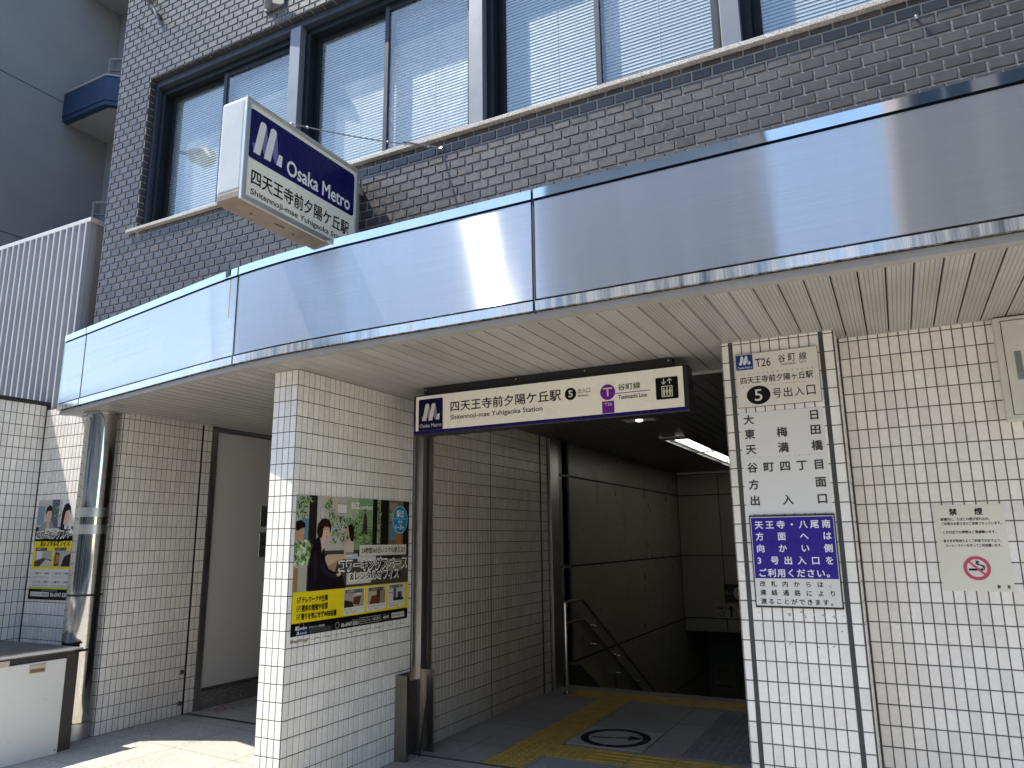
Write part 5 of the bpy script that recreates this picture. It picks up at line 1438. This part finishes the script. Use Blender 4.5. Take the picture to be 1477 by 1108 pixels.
nb = thing('neighbouring_building', 'plain grey apartment building with blue balconies rising behind at the upper left', 'building', (-14, 9, 0))
NX = -12.6
def f(mb):
    mb.box(-19, 5.62, -.1, NX, 14, 17, M_STUCCO)
    mb.box(NX - .01, 7.80, -.1, -6.9, 14, 17, M_STUCCO2)
    zj = 1.5 + (7.09 - 1.5) * 1.4
    for z_ in (zj, zj - 2.76, zj + 2.76): mb.box(NX - .01, 5.62, z_ - .010, NX + .0015, 6.91, z_ + .010, M_DARK)
part('wall', nb, f)
for k in range(3):
    z0 = 6.20 + 2.76 * k
    def f(mb):
        def prism(pts, za, zb, mt):
            n = len(pts); a = [(x, y, za) for x, y in pts]; b = [(x, y, zb) for x, y in pts]
            mb.add(b, (tuple(range(n)),), mt); mb.add(a, (tuple(range(n - 1, -1, -1)),), mt)
            mb.add(a + b, [(i, (i + 1) % n, n + (i + 1) % n, n + i) for i in range(n)], mt)
        prism([(NX + .001, 6.96), (-11.43, 6.96), (-11.22, 7.16), (-11.22, 7.799), (NX + .001, 7.799)], z0, z0 + .14, M_STUCCO2)
        prism([(NX + .001, 6.92), (-11.41, 6.92), (-11.18, 7.14), (-11.18, 7.799), (-11.3, 7.799), (-11.3, 7.19), (-11.46, 7.04), (NX + .001, 7.04)], z0 + .065, z0 + .52, M_BLUE)
        prism([(NX + .001, 6.935), (-11.415, 6.935), (-11.195, 7.15), (-11.195, 7.799), (-11.3, 7.799), (-11.3, 7.19), (-11.46, 7.04), (NX + .001, 7.04)], z0 - .02, z0 + .064, M_BLUE)
        prism([(NX + .001, 6.90), (-11.40, 6.90), (-11.16, 7.13), (-11.16, 7.799), (-11.32, 7.799), (-11.32, 7.20), (-11.47, 7.06), (NX + .001, 7.06)], z0 + .521, z0 + .555, M_STUCCO2)
    bal = part('balcony', nb, f)
    r_ = MB()
    for x_, y_ in ((-11.62, 7.10), (-11.30, 7.28), (-11.26, 7.75)): r_.box(x_ - .03, y_ - .03, z0 + .555, x_ + .03, y_ + .03, z0 + 1.02, M_PIPE)
    r_.tube([(-11.62, 7.10, z0 + 1.02), (-11.30, 7.28, z0 + 1.02), (-11.26, 7.79, z0 + 1.02)], .03, M_PIPE, 8); r_.tube([(-11.62, 7.10, z0 + .8), (-11.30, 7.28, z0 + .8), (-11.26, 7.79, z0 + .8)], .018, M_PIPE, 8)
    r_.build('railing', bal)
    dr = MB(); dr.box(-11.05, 7.76, z0 + .15, -9.2, 7.799, z0 + 2.15, M_NAVY); dr.box(-11.0, 7.75, z0 + .2, -10.15, 7.759, z0 + 2.1, plain('dark_pane', (.03, .035, .04), .1)); dr.box(-10.1, 7.75, z0 + .2, -9.25, 7.759, z0 + 2.1, plain('dark_pane', (.03, .035, .04), .1))
    dr.build('balcony_door', nb)
    dp = MB(); dp.tube([(-11.9, 7.74, z0 + .15), (-11.9, 7.74, z0 + 2.75)], .045, M_STUCCO2, 12); dp.build('downpipe', nb)

# ================================================================== ACROSS THE STREET (seen in the steel, the column and the panes)
def street_building(name, label, x0, x1, y1, h, wall, nwx, nwz, wmat):
    r = thing(name, label, 'building', ((x0 + x1) / 2, y1 - 4, 0))
    part('wall', r, lambda mb: (mb.box(x0, y1 - 8, -.15, x1, y1, h, wall), mb.box(x0 - .1, y1 - 8.1, h, x1 + .1, y1 + .1, h + .35, M_CONC)))
    part('shopfront', r, lambda mb: (mb.box(x0 + .5, y1 - .02, .1, x1 - .5, y1 + .05, 2.7, wmat), mb.box(x0 + .2, y1, 2.8, x1 - .2, y1 + .6, 3.2, M_CAPMETAL)))
    proto = None
    for i in range(nwx):
        for j in range(nwz):
            cx = x0 + (x1 - x0) * (i + .5) / nwx; cz = 4.6 + (h - 5.2) * (j + .4) / nwz
            ww = (x1 - x0) / nwx * .33; wh = .75
            if proto is None:
                w = MB(); w.box(-ww, 0, -wh, ww, .04, wh, wmat); w.box(-ww - .06, 0, -wh - .1, ww + .06, .09, -wh - .01, M_CONC); w.box(-.03, .04, -wh, .03, .06, wh, M_CAPMETAL)
                r2 = {'_o': [0, 0, 0]}
                proto = w.build('window', None, origin=(0, 0, 0)); o = proto
            else:
                o = proto.copy(); C.objects.link(o)
            o.parent = r; o.location = Vector((cx, y1 + .001, cz)) - Vector(r['_o'])
M_OFFG = plain('grey_office_wall', (.34, .39, .44), .8, var=.06, scale=.6); M_OFFB = plain('brown_office_wall', (.46, .38, .33), .8, var=.08, scale=.6); M_OFFW = plain('cream_house_wall', (.55, .53, .48), .85, var=.06, scale=.6); M_WIN = plain('street_window', (.05, .07, .09), .08)
street_building('office_building', 'tall grey office building across the street, mirrored in the right half of the steel fascia', -9.8, -3.3, -15.5, 17.0, M_OFFG, 4, 4, M_WIN)
street_building('apartment_building', 'tall brown apartment building across the street, mirrored at the right end of the fascia', 1.2, 12, -15.5, 27, M_OFFB, 5, 6, M_WIN)
street_building('shop_building', 'low cream shop building across the street between the grey office and the brown block', -3.2, 1.1, -15.5, 6.0, M_OFFW, 3, 1, M_WIN)
street_building('shop_building', 'low cream shop building across the street left of the grey office', -19, -9.9, -16, 7.0, M_OFFW, 5, 1, M_WIN)
street_building('office_building', 'mid-rise grey office building far left across the street, mirrored in the left of the fascia', -40, -26, -17, 12, M_OFFG, 6, 2, M_WIN)

street_building('apartment_building', 'long brown apartment building farther right across the street, mirrored in the steel column', 12.6, 40, -16, 15, M_OFFB, 8, 3, M_WIN)
M_BARK = plain('tree_bark', (.10, .08, .06), .9, var=.3, scale=20, bmp=.5, bscale=60)
def leafm():
    m, nt, b, o = newmat('tree_leaf')
    g = nt.nodes.new('ShaderNodeNewGeometry')
    r = ramp(nt, g.outputs['Random Per Island'], 0, 1, (.035, .07, .02), (.11, .16, .045))
    link(nt, r.outputs[0], b.inputs['Base Color']); b.inputs['Roughness'].default_value = .5
    return m
M_LEAF = leafm()
def tree(label, x, y, h, rad):
    r = thing('street_tree', label, 'tree', (x, y, 0), 'street trees across the road')
    rng = random.Random(int(x * 10))
    tips = []
    def f(mb):
        mb.tube([(x, y, 0), (x + .05, y, h * .25), (x - .04, y + .05, h * .5), (x, y, h * .75)], [.14, .11, .08, .03], M_BARK, 10)
        for k in range(9):
            a = k * 2.4; z = h * (.38 + .045 * k); L = rad * rng.uniform(.6, .95)
            e = (x + math.cos(a) * L, y + math.sin(a) * L, z + h * .16)
            mb.tube([(x, y, z), (x + math.cos(a) * L * .5, y + math.sin(a) * L * .5, z + h * .10), e], [.05, .03, .012], M_BARK, 6); tips.append(e)
    part('trunk', r, f)
    def f(mb):
        cl = [Vector(t) for t in tips] + [Vector((x + rng.gauss(0, rad * .4), y + rng.gauss(0, rad * .4), h * rng.uniform(.55, .95))) for _ in range(14)]
        for c in cl:
            for _ in range(70):
                p = c + Vector((rng.gauss(0, .32), rng.gauss(0, .32), rng.gauss(0, .26)))
                d1 = Vector((rng.gauss(0, 1), rng.gauss(0, 1), rng.gauss(0, .6))).normalized(); d2 = d1.cross(Vector((rng.gauss(0, 1), rng.gauss(0, 1), rng.gauss(0, 1)))).normalized()
                L = rng.uniform(.07, .13); mb.add([p - d1 * L, p + d2 * L * .5, p + d1 * L, p - d2 * L * .5], ((0, 1, 2, 3),), M_LEAF)
    part('crown', r, f)
tree('leafy street tree across the road, mirrored low in the steel column', -6.5, -12.3, 5.6, 1.5)
tree('second street tree farther left across the road from the station entrance', -14, -12.3, 5.9, 1.6)

lp = thing('street_lamp', 'street lamp by the kerb, its grey darkened to look shaded, mirrored in the first window pane', 'street lamp', (-13.4, -1.2, 0))
part('pole', lp, lambda mb: mb.tube([(-13.4, -1.2, 0), (-13.4, -1.2, 4), (-13.4, -1.2, 9.7)], [.09, .07, .05], M_LAMPGREY, 16))
part('arm', lp, lambda mb: mb.tube([(-13.4, -1.2, 9.6), (-12.6, -.83, 9.45), (-10.6, .06, 8.35)], .035, M_LAMPGREY, 10))
part('lamp_head', lp, lambda mb: mb.tube([(-10.75, .0, 8.43), (-10.4, .14, 8.24), (-9.75, .42, 7.88), (-9.45, .55, 7.68)], [.05, .13, .17, .06], M_LAMPGREY, 14))
part('base_plate', lp, lambda mb: mb.cyl(-13.4, -1.2, 0, .03, .17, M_LAMPGREY, 24))
for o in bpy.data.objects:
    if '_o' in o: del o['_o']
